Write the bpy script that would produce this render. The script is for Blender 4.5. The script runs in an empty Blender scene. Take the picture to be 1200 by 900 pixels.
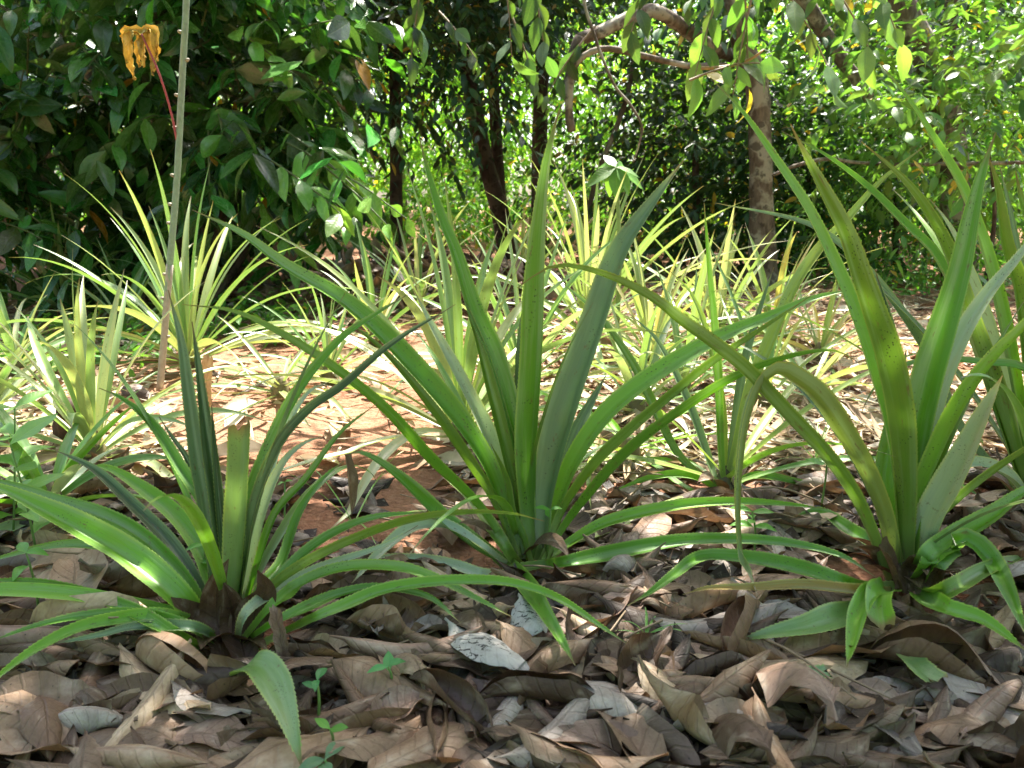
import bpy, math, random
import numpy as np
from mathutils import Vector, Matrix

SC = bpy.context.scene
COL = SC.collection
R = math.radians

# ------------------------------------------------------------------ camera, sky, sun, exposure
CAM_H = 0.66
FPX = 942.0                       # focal length in pixels of a 1200 px wide picture
PITCH = math.atan(210 / FPX)
cam_data = bpy.data.cameras.new("camera")
cam_data.sensor_width = 36.0
cam_data.lens = 36.0 * FPX / 1200
cam_data.clip_start = 0.02
cam_data.clip_end = 400
cam_data.dof.use_dof = True
cam_data.dof.focus_distance = 1.65
cam_data.dof.aperture_fstop = 9.0
cam = bpy.data.objects.new("camera", cam_data)
cam.location = (0, 0, CAM_H)
cam.rotation_euler = (math.pi / 2 - PITCH, 0, 0)
COL.objects.link(cam)
SC.camera = cam

SUN_EL, SUN_AZ = R(60), R(14)     # azimuth clockwise from +Y (the way the camera looks)
world = bpy.data.worlds.new("World")
SC.world = world
world.use_nodes = True
wn = world.node_tree
bgn = wn.nodes["Background"]
sky = wn.nodes.new("ShaderNodeTexSky")
sky.sky_type = 'NISHITA'
sky.sun_disc = False
sky.sun_elevation = SUN_EL
sky.sun_rotation = SUN_AZ
sky.air_density = 0.75
sky.dust_density = 4.0
sky.ozone_density = 0.3
wn.links.new(sky.outputs[0], bgn.inputs[0])
bgn.inputs[1].default_value = 0.13
sun_data = bpy.data.lights.new("sun", 'SUN')
sun_data.energy = 5.0
sun_data.angle = R(0.55)
sun_data.color = (1.0, 0.95, 0.86)
sun = bpy.data.objects.new("sun", sun_data)
sd = Vector((math.sin(SUN_AZ) * math.cos(SUN_EL), math.cos(SUN_AZ) * math.cos(SUN_EL), math.sin(SUN_EL)))
sun.rotation_euler = sd.to_track_quat('Z', 'Y').to_euler()
sun.location = (3, 12, 20)
COL.objects.link(sun)
SC.view_settings.view_transform = 'Standard'
SC.view_settings.look = 'None'
SC.view_settings.exposure = 2.1
SC.view_settings.gamma = 1.0
SC.view_settings.use_curve_mapping = False
SC.render.engine = 'CYCLES'
SC.cycles.max_bounces = 6
SC.cycles.diffuse_bounces = 3
SC.cycles.glossy_bounces = 2
SC.cycles.transmission_bounces = 3
SC.cycles.use_denoising = True
SC.cycles.sample_clamp_indirect = 6.0

# ------------------------------------------------------------------ projection helpers (pixels of the 1200 x 900 photograph)
CP, SP = math.cos(PITCH), math.sin(PITCH)
CAMV = np.array([0, 0, CAM_H])


def gz(x, y):
    """height of the ground"""
    rise = 0.03 * np.maximum(0, np.asarray(y, float) - 6.0)
    rise = np.minimum(rise, 0.6)
    return rise + 0.012 * np.sin(np.asarray(x) * 3.1 + 1.3) * np.sin(np.asarray(y) * 2.3) + 0.006 * np.sin(np.asarray(x) * 9.7 + np.asarray(y) * 6.1)


def ray(px, py):
    dx, dy = (px - 600) / FPX, (450 - py) / FPX
    return np.array([dx, CP + dy * SP, dy * CP - SP])


def at(px, py, Y):
    d = ray(px, py)
    return CAMV + d * (Y / d[1])


def ground(px, py, z=0.0):
    d = ray(px, py)
    t = (z - CAM_H) / d[2]
    p = CAMV + d * t
    for _ in range(4):
        g = float(gz(p[0], p[1])) + z
        t = (g - CAM_H) / d[2]
        p = CAMV + d * t
    return p


def project(p):
    q = np.asarray(p) - CAMV
    f = q[..., 1] * CP - q[..., 2] * SP
    u = q[..., 1] * SP + q[..., 2] * CP
    return 600 + FPX * q[..., 0] / f, 450 - FPX * u / f, f


# ------------------------------------------------------------------ object helpers
WORLD_LOC = {}


def tag(o, label=None, cat=None, group=None, kind=None):
    if label: o["label"] = label
    if cat: o["category"] = cat
    if group: o["group"] = group
    if kind: o["kind"] = kind
    return o


def thing(name, label, cat, loc, group=None):
    o = bpy.data.objects.new(name, None)
    o.empty_display_size = 0.1
    o.location = loc
    COL.objects.link(o)
    WORLD_LOC[o.name] = np.array(loc, float)
    return tag(o, label, cat, group)


def mesh(name, V, F, UV=None, mat=None, tint=None, smooth=True):
    """V (n,3); F list or array of faces; UV (n,2) per vertex; tint (n,3) per vertex or None"""
    me = bpy.data.meshes.new(name)
    V = np.asarray(V, np.float32)
    if isinstance(F, np.ndarray):
        nf, k = F.shape
        me.vertices.add(len(V)); me.vertices.foreach_set("co", V.ravel())
        me.loops.add(nf * k); me.loops.foreach_set("vertex_index", F.astype(np.int32).ravel())
        me.polygons.add(nf)
        me.polygons.foreach_set("loop_start", (np.arange(nf) * k).astype(np.int32))
        me.update(calc_edges=True)
    else:
        me.from_pydata([tuple(map(float, v)) for v in V], [], [tuple(int(i) for i in f) for f in F])
    if UV is not None:
        li = np.empty(len(me.loops), np.int32); me.loops.foreach_get("vertex_index", li)
        lay = me.uv_layers.new(name="UVMap")
        lay.data.foreach_set("uv", np.asarray(UV, np.float32)[li].ravel())
    t = np.ones((len(V), 4), np.float32)
    if tint is not None: t[:, :3] = tint
    a = me.color_attributes.new("tint", 'FLOAT_COLOR', 'POINT')
    a.data.foreach_set("color", t.ravel())
    if smooth:
        me.polygons.foreach_set("use_smooth", np.ones(len(me.polygons), bool))
    if mat: me.materials.append(mat)
    me.validate()
    return me


def link(name, me, parent=None, loc=(0, 0, 0), color=None):
    o = bpy.data.objects.new(name, me)
    COL.objects.link(o)
    o.location = loc
    if parent is not None:
        o.parent = parent
        WORLD_LOC[o.name] = WORLD_LOC[parent.name]
    if color is not None: o.color = (color[0], color[1], color[2], 1)
    return o


def part(name, V, F, UV, mat, parent, tint=None, color=None, smooth=True, label=None, kind=None):
    me = mesh(name, np.asarray(V) - WORLD_LOC[parent.name], F, UV, mat, tint, smooth)
    o = link(name, me, parent, color=color)
    return tag(o, label, None, None, kind)


def solid(name, V, F, UV, mat, label, cat, group=None, color=None, tint=None, kind=None, smooth=True):
    """a thing that is one mesh; origin at its lowest centre"""
    V = np.asarray(V, float)
    c = np.array([V[:, 0].mean(), V[:, 1].mean(), V[:, 2].min()])
    o = link(name, mesh(name, V - c, F, UV, mat, tint, smooth), None, c, color)
    return tag(o, label, cat, group, kind)


def unit(a):
    a = np.asarray(a, float)
    return a / np.maximum(np.linalg.norm(a, axis=-1, keepdims=True), 1e-9)


def catmull(P, n):
    P = np.asarray(P, float)
    if len(P) == 2: P = np.vstack([P[0], (P[0] + P[1]) / 2, P[1]])
    d = np.linalg.norm(np.diff(P, axis=0), axis=1)
    t = np.concatenate([[0], np.cumsum(d)])
    s = np.linspace(0, t[-1], n)
    m = np.zeros_like(P)
    m[1:-1] = (P[2:] - P[:-2]) / (t[2:] - t[:-2])[:, None]
    m[0] = (P[1] - P[0]) / d[0]; m[-1] = (P[-1] - P[-2]) / d[-1]
    i = np.clip(np.searchsorted(t, s, side='right') - 1, 0, len(d) - 1)
    h = d[i][:, None]; x = ((s - t[i]) / d[i])[:, None]
    return ((2 * x**3 - 3 * x**2 + 1) * P[i] + (x**3 - 2 * x**2 + x) * h * m[i] + (-2 * x**3 + 3 * x**2) * P[i + 1] + (x**3 - x**2) * h * m[i + 1])


def grid_faces(ny, nx, off=0):
    i = np.arange(ny - 1)[:, None]; j = np.arange(nx - 1)[None, :]
    a = i * nx + j + off
    return np.stack([a, a + 1, a + nx + 1, a + nx], -1).reshape(-1, 4)


def tube(P, rad, ns=8, nr=None, rough=0.0, seed=0, cap=True):
    """tube along points; uv = (around, metres along)"""
    P = np.asarray(P, float)
    rad = np.asarray(rad if np.ndim(rad) else [rad] * len(P), float)
    n = nr or max(len(P), 3)
    tt = np.concatenate([[0], np.cumsum(np.linalg.norm(np.diff(P, axis=0), axis=1))])
    C = catmull(P, n)
    r = np.interp(np.linspace(0, tt[-1], n), tt, rad)
    T = unit(np.gradient(C, axis=0))
    ref = np.array([0.3, 1.0, 0.1]) if abs(T[:, 1]).mean() < 0.8 else np.array([1.0, 0, 0.2])
    A = unit(np.cross(T, ref)); B = np.cross(A, T)
    th = np.linspace(0, 2 * np.pi, ns + 1)[:-1]
    rg = np.random.default_rng(seed)
    k = 1 + rough * (rg.random((n, ns)) - 0.5)
    V = C[:, None] + (r[:, None] * k)[..., None] * (np.cos(th)[None, :, None] * A[:, None] + np.sin(th)[None, :, None] * B[:, None])
    V = V.reshape(-1, 3)
    F = []
    for i in range(n - 1):
        for j in range(ns):
            a = i * ns + j; b = i * ns + (j + 1) % ns
            F.append((a, b, b + ns, a + ns))
    if cap:
        F.append(tuple(range(ns))[::-1]); F.append(tuple((n - 1) * ns + j for j in range(ns)))
    L = np.linspace(0, tt[-1], n)
    UV = np.stack([np.repeat(th[None] / 6.2832, n, 0), np.repeat(L[:, None], ns, 1)], -1).reshape(-1, 2)
    return V, F, UV


def join(pieces):
    """pieces: list of (V,F,UV) -> one"""
    Vs, Fs, Us, o = [], [], [], 0
    for V, F, U in pieces:
        Vs.append(V); Us.append(U)
        Fs += [tuple(int(i) + o for i in f) for f in F]
        o += len(V)
    return np.vstack(Vs), Fs, np.vstack(Us)


# ------------------------------------------------------------------ materials
class NT:
    def __init__(self, name):
        self.m = bpy.data.materials.new(name)
        self.m.use_nodes = True
        self.t = self.m.node_tree
        self.t.nodes.clear()
        self.out = self.t.nodes.new("ShaderNodeOutputMaterial")

    def n(self, typ, **kw):
        nd = self.t.nodes.new(typ)
        for k, v in kw.items(): setattr(nd, k, v)
        return nd

    def set(self, sock, v):
        if hasattr(v, "is_output") or isinstance(v, bpy.types.NodeSocket): self.t.links.new(v, sock)
        elif isinstance(v, (tuple, list)): sock.default_value = (*v, 1)[:4] if sock.type == 'RGBA' else v
        else: sock.default_value = v

    def math(self, op, a, b=0.0, c=0.0, clamp=False):
        nd = self.n("ShaderNodeMath", operation=op, use_clamp=clamp)
        for s, v in zip(nd.inputs, (a, b, c)): self.set(s, v)
        return nd.outputs[0]

    def mix(self, f, a, b, mode='MIX'):
        nd = self.n("ShaderNodeMix", data_type='RGBA', blend_type=mode)
        self.set(nd.inputs[0], f); self.set(nd.inputs[6], a); self.set(nd.inputs[7], b)
        return nd.outputs[2]

    def ramp(self, f, lo, hi, a=0.0, b=1.0):
        nd = self.n("ShaderNodeMapRange", clamp=True)
        for i, v in enumerate((f, lo, hi, a, b)): self.set(nd.inputs[i], v)
        return nd.outputs[0]

    def noise(self, vec, scale, detail=3, rough=0.55):
        nd = self.n("ShaderNodeTexNoise")
        if vec is not None: self.set(nd.inputs["Vector"], vec)
        nd.inputs["Scale"].default_value = scale; nd.inputs["Detail"].default_value = detail; nd.inputs["Roughness"].default_value = rough
        return nd.outputs["Fac"]

    def voro(self, vec, scale, feature='F1'):
        nd = self.n("ShaderNodeTexVoronoi", feature=feature)
        if vec is not None: self.set(nd.inputs["Vector"], vec)
        nd.inputs["Scale"].default_value = scale
        return nd.outputs["Distance"]

    def comb(self, x, y, z=0.0):
        nd = self.n("ShaderNodeCombineXYZ")
        for s, v in zip(nd.inputs, (x, y, z)): self.set(s, v)
        return nd.outputs[0]

    def uv(self):
        nd = self.n("ShaderNodeTexCoord"); sp = self.n("ShaderNodeSeparateXYZ")
        self.t.links.new(nd.outputs["UV"], sp.inputs[0])
        self.obj = nd.outputs["Object"]
        return sp.outputs[0], sp.outputs[1]

    def tint(self):
        a = self.n("ShaderNodeAttribute", attribute_name="tint"); o = self.n("ShaderNodeObjectInfo")
        self.rnd = o.outputs["Random"]
        return self.mix(1.0, a.outputs["Color"], o.outputs["Color"], 'MULTIPLY')

    def bump(self, h, strength, dist):
        nd = self.n("ShaderNodeBump")
        self.set(nd.inputs["Height"], h); nd.inputs["Strength"].default_value = strength; nd.inputs["Distance"].default_value = dist
        return nd.outputs[0]

    def shade(self, color, rough, normal=None, trans=0.0, tcol=None, spec=0.5, coat=0.0):
        p = self.n("ShaderNodeBsdfPrincipled")
        self.set(p.inputs["Base Color"], color); self.set(p.inputs["Roughness"], rough)
        self.set(p.inputs["Specular IOR Level"], spec)
        if coat: p.inputs["Coat Weight"].default_value = coat; p.inputs["Coat Roughness"].default_value = 0.3
        if normal is not None: self.set(p.inputs["Normal"], normal)
        res = p.outputs[0]
        if trans:
            tr = self.n("ShaderNodeBsdfTranslucent"); self.set(tr.inputs[0], tcol if tcol is not None else color)
            mx = self.n("ShaderNodeMixShader"); mx.inputs[0].default_value = trans
            self.t.links.new(res, mx.inputs[1]); self.t.links.new(tr.outputs[0], mx.inputs[2])
            res = mx.outputs[0]
        self.t.links.new(res, self.out.inputs[0])
        return self.m


def mat_strap():
    """pineapple leaf: object colour, length streaks, paler margins and underside, sooty specks, dry tip, pale base"""
    g = NT("pineapple_leaf"); u, v = g.uv(); col = g.tint()
    a = g.math('ABSOLUTE', g.math('MULTIPLY_ADD', u, 2.0, -1.0))
    seed = g.math('MULTIPLY', g.rnd, 37.0)
    st = g.noise(g.comb(g.math('MULTIPLY', u, 26.0), g.math('MULTIPLY', v, 1.6), seed), 1.0, 3)
    col = g.mix(g.ramp(st, 0.35, 0.7, 0.0, 0.3), col, g.mix(1.0, col, (1.45, 1.35, 1.0), 'MULTIPLY'))
    blot = g.noise(g.comb(g.math('MULTIPLY', u, 1.5), g.math('MULTIPLY', v, 7.0), seed), 1.0, 4)
    col = g.mix(g.ramp(blot, 0.52, 0.78, 0.0, 0.55), col, g.mix(1.0, col, (1.3, 0.95, 0.7), 'MULTIPLY'))
    back = g.n("ShaderNodeNewGeometry").outputs["Backfacing"]
    bloom_sheen = g.noise(g.comb(g.math('MULTIPLY', u, 2.4), g.math('MULTIPLY', v, 1.6), g.math('ADD', seed, 3.0)), 1.0, 5, 0.6)  # waxy bloom that also paints the pale sky sheen into the leaf colour
    bl = g.math('MULTIPLY', g.ramp(bloom_sheen, 0.46, 0.62), g.ramp(v, 0.05, 0.3))
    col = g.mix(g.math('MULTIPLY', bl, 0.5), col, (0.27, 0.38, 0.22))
    scar = g.noise(g.comb(g.math('MULTIPLY', u, 5.0), g.math('MULTIPLY', v, 22.0), g.math('ADD', seed, 9.0)), 1.0, 4, 0.65)
    col = g.mix(g.ramp(scar, 0.62, 0.70, 0.0, 0.75), col, (0.13, 0.085, 0.035))
    col = g.mix(g.math('MULTIPLY', back, 0.3), col, g.mix(0.25, g.mix(1.0, col, (1.25, 1.15, 1.0), 'MULTIPLY'), (0.2, 0.26, 0.12)))
    col = g.mix(g.ramp(a, 0.86, 0.97, 0.0, 0.6), col, g.mix(0.35, g.mix(1.0, col, (1.9, 1.55, 0.8), 'MULTIPLY'), (0.40, 0.42, 0.16)))
    col = g.mix(g.ramp(v, 0.0, 0.16, 0.5, 0.0), col, (0.33, 0.36, 0.14))
    sp = g.voro(g.comb(g.math('MULTIPLY', u, 9.0), g.math('MULTIPLY', v, 120.0), seed), 1.0)
    where = g.noise(g.comb(g.math('MULTIPLY', u, 2.0), g.math('MULTIPLY', v, 9.0), seed), 1.0, 3)
    col = g.mix(g.math('MULTIPLY', g.ramp(sp, 0.20, 0.28, 1.0, 0.0), g.ramp(where, 0.53, 0.68, 0.0, 0.8)), col, (0.02, 0.018, 0.012))
    tipn = g.math('ADD', v, g.math('MULTIPLY', st, 0.05))
    col = g.mix(g.ramp(tipn, 0.945, 1.01, 0.0, 0.9), col, (0.20, 0.13, 0.06))
    nr = g.bump(g.math('ADD', st, g.math('MULTIPLY', a, 0.2)), 0.25, 0.002)
    rough = g.ramp(st, 0.3, 0.7, 0.30, 0.44)
    return g.shade(col, rough, nr, 0.25, g.mix(1.0, col, (1.3, 1.42, 0.7), 'MULTIPLY'), 0.6)


def mat_leaf(name, trans=0.35, rough=0.34, vein=0.3, spec=0.5):
    """broad green leaf: tint, midrib and side veins, a little mottling"""
    g = NT(name); u, v = g.uv(); col = g.tint()
    a = g.math('ABSOLUTE', g.math('MULTIPLY_ADD', u, 2.0, -1.0))
    side = g.math('SINE', g.math('MULTIPLY', g.math('SUBTRACT', v, g.math('MULTIPLY', a, 0.16)), 62.0))
    vn = g.math('MAXIMUM', g.ramp(a, 0.02, 0.07, 1.0, 0.0), g.math('MULTIPLY', g.ramp(side, 0.86, 1.0), 0.5))
    mot = g.noise(g.comb(g.math('MULTIPLY', u, 4.0), g.math('MULTIPLY', v, 6.0), g.math('MULTIPLY', g.rnd, 29.0)), 1.0, 3)
    col = g.mix(g.ramp(mot, 0.3, 0.75, 0.0, 0.4), col, g.mix(1.0, col, (1.5, 1.25, 0.9), 'MULTIPLY'))
    col = g.mix(g.math('MULTIPLY', vn, vein), col, g.mix(0.5, g.mix(1.0, col, (1.8, 1.6, 1.2), 'MULTIPLY'), (0.2, 0.28, 0.1)))
    back = g.n("ShaderNodeNewGeometry").outputs["Backfacing"]
    col = g.mix(g.math('MULTIPLY', back, 0.4), col, g.mix(0.3, col, (0.16, 0.22, 0.12)))
    nr = g.bump(g.math('SUBTRACT', mot, vn), 0.3, 0.002)
    return g.shade(col, g.ramp(mot, 0.3, 0.7, rough - 0.06, rough + 0.1), nr, trans, g.mix(1.0, col, (1.7, 1.8, 0.55), 'MULTIPLY'), spec)


def mat_dry():
    """dead leaf: tint, raised veins, blotches, small black fungus spots"""
    g = NT("dry_leaf"); u, v = g.uv(); col = g.tint()
    a = g.math('ABSOLUTE', g.math('MULTIPLY_ADD', u, 2.0, -1.0))
    seed = g.math('MULTIPLY', g.rnd, 41.0)
    wob = g.noise(g.comb(g.math('MULTIPLY', u, 3.0), g.math('MULTIPLY', v, 4.0), seed), 1.0, 3)
    arg = g.math('ADD', g.math('MULTIPLY', g.math('SUBTRACT', v, g.math('MULTIPLY', a, 0.14)), 58.0), g.math('MULTIPLY', wob, 2.2))
    side = g.ramp(g.math('SINE', arg), 0.80, 1.0)
    rib = g.ramp(a, 0.015, 0.06, 1.0, 0.0)
    vn = g.math('MAXIMUM', rib, g.math('MULTIPLY', side, 0.55))
    fine = g.noise(g.comb(g.math('MULTIPLY', u, 14.0), g.math('MULTIPLY', v, 30.0), seed), 1.0, 4, 0.65)
    col = g.mix(g.ramp(wob, 0.32, 0.62, 0.65, 0.0), col, g.mix(1.0, col, (0.52, 0.44, 0.38), 'MULTIPLY'))
    col = g.mix(g.ramp(wob, 0.56, 0.8, 0.0, 0.55), col, (0.52, 0.46, 0.38))
    col = g.mix(g.ramp(fine, 0.42, 0.62, 0.0, 0.35), col, g.mix(1.0, col, (0.6, 0.55, 0.5), 'MULTIPLY'))
    col = g.mix(g.math('MULTIPLY', vn, 0.38), col, g.mix(1.0, col, (0.55, 0.48, 0.42), 'MULTIPLY'))
    sp = g.voro(g.comb(g.math('MULTIPLY', u, 9.0), g.math('MULTIPLY', v, 22.0), seed), 1.0)
    col = g.mix(g.math('MULTIPLY', g.ramp(sp, 0.08, 0.16, 1.0, 0.0), g.ramp(fine, 0.48, 0.6, 0.0, 0.85)), col, (0.02, 0.017, 0.015))
    back = g.n("ShaderNodeNewGeometry").outputs["Backfacing"]
    col = g.mix(g.math('MULTIPLY', back, 0.35), col, g.mix(1.0, col, (1.3, 1.22, 1.15), 'MULTIPLY'))
    nr = g.bump(g.math('ADD', vn, g.math('MULTIPLY', fine, 0.6)), 0.55, 0.003)
    return g.shade(col, g.ramp(fine, 0.3, 0.7, 0.42, 0.62), nr, 0.10, g.mix(1.0, col, (1.3, 1.0, 0.6), 'MULTIPLY'), 0.45)


def mat_cracked():
    """bleached leaf with dark torn cracks"""
    g = NT("bleached_leaf"); u, v = g.uv(); col = g.tint()
    nz = g.noise(g.comb(g.math('MULTIPLY', u, 6.0), g.math('MULTIPLY', v, 14.0), 1.0), 1.0, 4)
    cr = g.voro(g.comb(g.math('MULTIPLY_ADD', nz, 1.6, g.math('MULTIPLY', u, 3.0)), g.math('MULTIPLY_ADD', nz, 2.4, g.math('MULTIPLY', v, 10.0)), 2.0), 1.0, 'DISTANCE_TO_EDGE')
    cr = g.math('ADD', cr, g.math('MULTIPLY', g.ramp(nz, 0.5, 0.62), 0.08))
    where = g.noise(g.comb(g.math('MULTIPLY', u, 1.2), g.math('MULTIPLY', v, 3.0), 5.0), 1.0, 2)
    a = g.math('ABSOLUTE', g.math('MULTIPLY_ADD', u, 2.0, -1.0))
    side = g.ramp(g.math('SINE', g.math('MULTIPLY', g.math('SUBTRACT', v, g.math('MULTIPLY', a, 0.14)), 58.0)), 0.8, 1.0)
    col = g.mix(g.ramp(nz, 0.35, 0.7, 0.0, 0.5), col, g.mix(1.0, col, (0.6, 0.58, 0.55), 'MULTIPLY'))
    col = g.mix(g.math('MULTIPLY', side, 0.3), col, g.mix(1.0, col, (0.6, 0.58, 0.55), 'MULTIPLY'))
    col = g.mix(g.math('MULTIPLY', g.ramp(cr, 0.02, 0.07, 1.0, 0.0), g.ramp(where, 0.42, 0.5)), col, (0.02, 0.018, 0.016))
    return g.shade(col, 0.6, g.bump(nz, 0.4, 0.003), 0.05, None, 0.4)


def mat_bark(name, c1, c2, c3):
    g = NT(name); u, v = g.uv(); o = g.obj
    st = g.n("ShaderNodeMapping"); g.t.links.new(o, st.inputs[0]); st.inputs["Scale"].default_value = (1, 1, 0.28)
    n1 = g.noise(st.outputs[0], 26, 5, 0.65); n2 = g.noise(o, 5.5, 3); n3 = g.noise(o, 11, 3)
    col = g.mix(g.ramp(n1, 0.35, 0.65), c1, c2)
    col = g.mix(g.ramp(n2, 0.5, 0.57, 0.0, 0.85), col, c3)
    col = g.mix(g.ramp(n3, 0.55, 0.62, 0.0, 0.75), col, g.mix(1.0, c1, (0.5, 0.5, 0.5), 'MULTIPLY'))
    return g.shade(col, 0.85, g.bump(n1, 0.8, 0.012), 0, None, 0.25)


def mat_soil():
    g = NT("red_soil"); o = g.n("ShaderNodeTexCoord").outputs["Object"]
    a = g.noise(o, 1.1, 4); b = g.noise(o, 14, 5, 0.7); c = g.noise(o, 90, 4, 0.7); d = g.voro(o, 55)
    col = g.mix(g.ramp(b, 0.3, 0.7), (0.16, 0.062, 0.032), (0.34, 0.165, 0.095))
    col = g.mix(g.ramp(a, 0.42, 0.62, 0.0, 0.6), col, (0.36, 0.21, 0.13))
    col = g.mix(g.ramp(c, 0.5, 0.7, 0.0, 0.5), col, (0.42, 0.27, 0.18))
    col = g.mix(g.ramp(c, 0.28, 0.42, 0.6, 0.0), col, (0.07, 0.03, 0.018))
    h = g.math('ADD', g.math('ADD', b, g.math('MULTIPLY', c, 0.5)), g.math('MULTIPLY', d, 0.4))
    return g.shade(col, 0.92, g.bump(h, 0.9, 0.02), 0, None, 0.2)


def mat_plain(name, rough=0.6, trans=0.0, scale=40, amt=0.35, spec=0.4):
    """tint with grain: stems, sticks, straw"""
    g = NT(name); u, v = g.uv(); col = g.tint()
    n1 = g.noise(g.obj, scale, 4, 0.6)
    col = g.mix(g.ramp(n1, 0.35, 0.7, 0.0, amt * 2), col, g.mix(1.0, col, (0.55, 0.5, 0.45), 'MULTIPLY'))
    return g.shade(col, rough, g.bump(n1, 0.4, 0.004), trans, None, spec)


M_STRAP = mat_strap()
M_SHRUB = mat_leaf("shrub_leaf", 0.22, 0.24, 0.35, 0.7)
M_DARK = mat_leaf("shade_leaf", 0.14, 0.34, 0.2, 0.5)
M_FOL = mat_leaf("tree_leaf", 0.42, 0.4, 0.2)
M_BROAD = mat_leaf("broad_leaf", 0.36, 0.38, 0.45)
M_DRY = mat_dry()
M_CRACK = mat_cracked()
M_BARK = mat_bark("grey_brown_bark", (0.085, 0.062, 0.046), (0.20, 0.155, 0.12), (0.37, 0.34, 0.28))
M_BARKD = mat_bark("dark_bark", (0.035, 0.022, 0.016), (0.09, 0.055, 0.038), (0.12, 0.085, 0.06))
M_SOIL = mat_soil()
M_STALK = mat_plain("stalk", 0.55, 0, 60, 0.25)
M_STRAW = mat_plain("straw", 0.7, 0.15, 30, 0.3)

# ------------------------------------------------------------------ the ground
def build_ground():
    def axis(lo, hi, fine_lo, fine_hi, step, grow=1.28):
        a = list(np.arange(fine_lo, fine_hi + 1e-6, step)); s = step
        while a[-1] < hi: s *= grow; a.append(min(hi, a[-1] + s))
        s = step
        while a[0] > lo: s *= grow; a.insert(0, max(lo, a[0] - s))
        return np.array(a)
    X = axis(-60, 60, -2.6, 2.6, 0.03); Y = axis(-30, 90, 0.6, 5.2, 0.03)
    gx, gy = np.meshgrid(X, Y)
    z = gz(gx, gy)
    rg = np.random.default_rng(3)
    near = (np.abs(gx) < 2.7) & (gy > 0.5) & (gy < 5.3)
    nz = rg.random(z.shape) - 0.5
    nz = nz + np.roll(nz, 1, 0) + np.roll(nz, 1, 1) + np.roll(nz, (1, 1), (0, 1))
    z = z + np.where(near, nz * 0.006, 0) - 0.004
    V = np.stack([gx, gy, z], -1).reshape(-1, 3)
    o = link("ground", mesh("ground", V, grid_faces(len(Y), len(X)), None, M_SOIL))
    tag(o, None, None, None, "structure")


build_ground()

# ------------------------------------------------------------------ leaf shapes
def leaf_shape(W=0.4, nx=3, ny=5, fold=0.25, droop=0.2, tip=1.0, wave=0.0, stalk=0.08):
    """broad leaf of length 1 along +Y, upper face +Z; returns V,F,UV"""
    v = np.linspace(0, 1, ny); u = np.linspace(-1, 1, nx)
    q = np.clip((v - stalk) / (1 - stalk), 0, 1)
    w = W / 2 * np.sin(np.pi * q ** 0.82) ** 0.85 * (1 - 0.25 * q * tip) + 0.008
    w[-1] = 0.003
    th = -droop * v ** 1.3 * 2
    yy = np.concatenate([[0], np.cumsum(np.cos(th[1:]) * np.diff(v))]); zz = np.concatenate([[0], np.cumsum(np.sin(th[1:]) * np.diff(v))])
    x = u[None] * w[:, None] * math.cos(fold)
    z = zz[:, None] + np.abs(u)[None] * w[:, None] * math.sin(fold) + wave * np.sin(v * 14)[:, None] * np.abs(u)[None]
    V = np.stack([x, np.repeat(yy[:, None], nx, 1), z], -1).reshape(-1, 3)
    UV = np.stack([np.repeat((u[None] + 1) / 2, ny, 0), np.repeat(v[:, None], nx, 1)], -1).reshape(-1, 2)
    return V, grid_faces(ny, nx), UV


def frames(D, N):
    """rotation matrices whose columns are (X, D, Z) with Z near N"""
    D = unit(D); X = unit(np.cross(D, N)); Z = np.cross(X, D)
    return np.stack([X, D, Z], -1)


def joined_leaves(tpl, pos, rot, scl, tints):
    """many leaves as one mesh: list of templates, arrays of transforms, tints (M,3)"""
    rg = np.random.default_rng(len(pos))
    k = rg.integers(0, len(tpl), len(pos))
    Vs, Fs, Us, Ts, off = [], [], [], [], 0
    for i, (tv, tf, tu) in enumerate(tpl):
        m = np.where(k == i)[0]
        if not len(m): continue
        V = np.einsum('mij,nj->mni', rot[m] * scl[m][:, None, None], tv) + pos[m][:, None]
        Vs.append(V.reshape(-1, 3))
        Fs.append((tf[None] + (np.arange(len(m)) * len(tv))[:, None, None] + off).reshape(-1, 4))
        Us.append(np.tile(tu, (len(m), 1)))
        Ts.append(np.repeat(tints[m], len(tv), 0))
        off += V.shape[0] * V.shape[1]
    return np.vstack(Vs), np.vstack(Fs), np.vstack(Us), np.vstack(Ts)


def shoots(rg, start, direc, length, nleaf, lscale, droop=0.5, spread=0.9, flat=0.6, face=(0, 0, 1.0)):
    """leaf transforms along shoots (arrays of starts, directions, lengths); returns pos, rot, scale and shoot polylines"""
    S = len(start)
    D = unit(direc)
    s = (np.arange(nleaf) + 0.8) / nleaf
    sag = 0.35 * droop
    P = start[:, None] + D[:, None] * (s * 1.0)[None, :, None] * length[:, None, None]
    P[..., 2] -= sag * length[:, None] * s[None] ** 2
    T = D[:, None] * np.ones((1, nleaf, 1)); T[..., 2] -= 2 * sag * s[None]; T = unit(T)
    side = unit(np.cross(T, np.array([0, 0, 1.0])) + 1e-4)
    sg = np.where(np.arange(nleaf) % 2 == 0, 1.0, -1.0)[None, :, None]
    dirs = T * 0.55 + side * sg * spread + rg.normal(0, 0.28, P.shape)
    dirs[..., 2] -= droop * (0.4 + 0.8 * rg.random((S, nleaf)))
    nrm = np.array(face) * flat + rg.normal(0, 0.35, P.shape) + 0.25 * side * sg
    rot = frames(dirs.reshape(-1, 3), nrm.reshape(-1, 3))
    sc = lscale * (0.65 + 0.6 * rg.random(S * nleaf))
    return P.reshape(-1, 3), rot, sc, P


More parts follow.
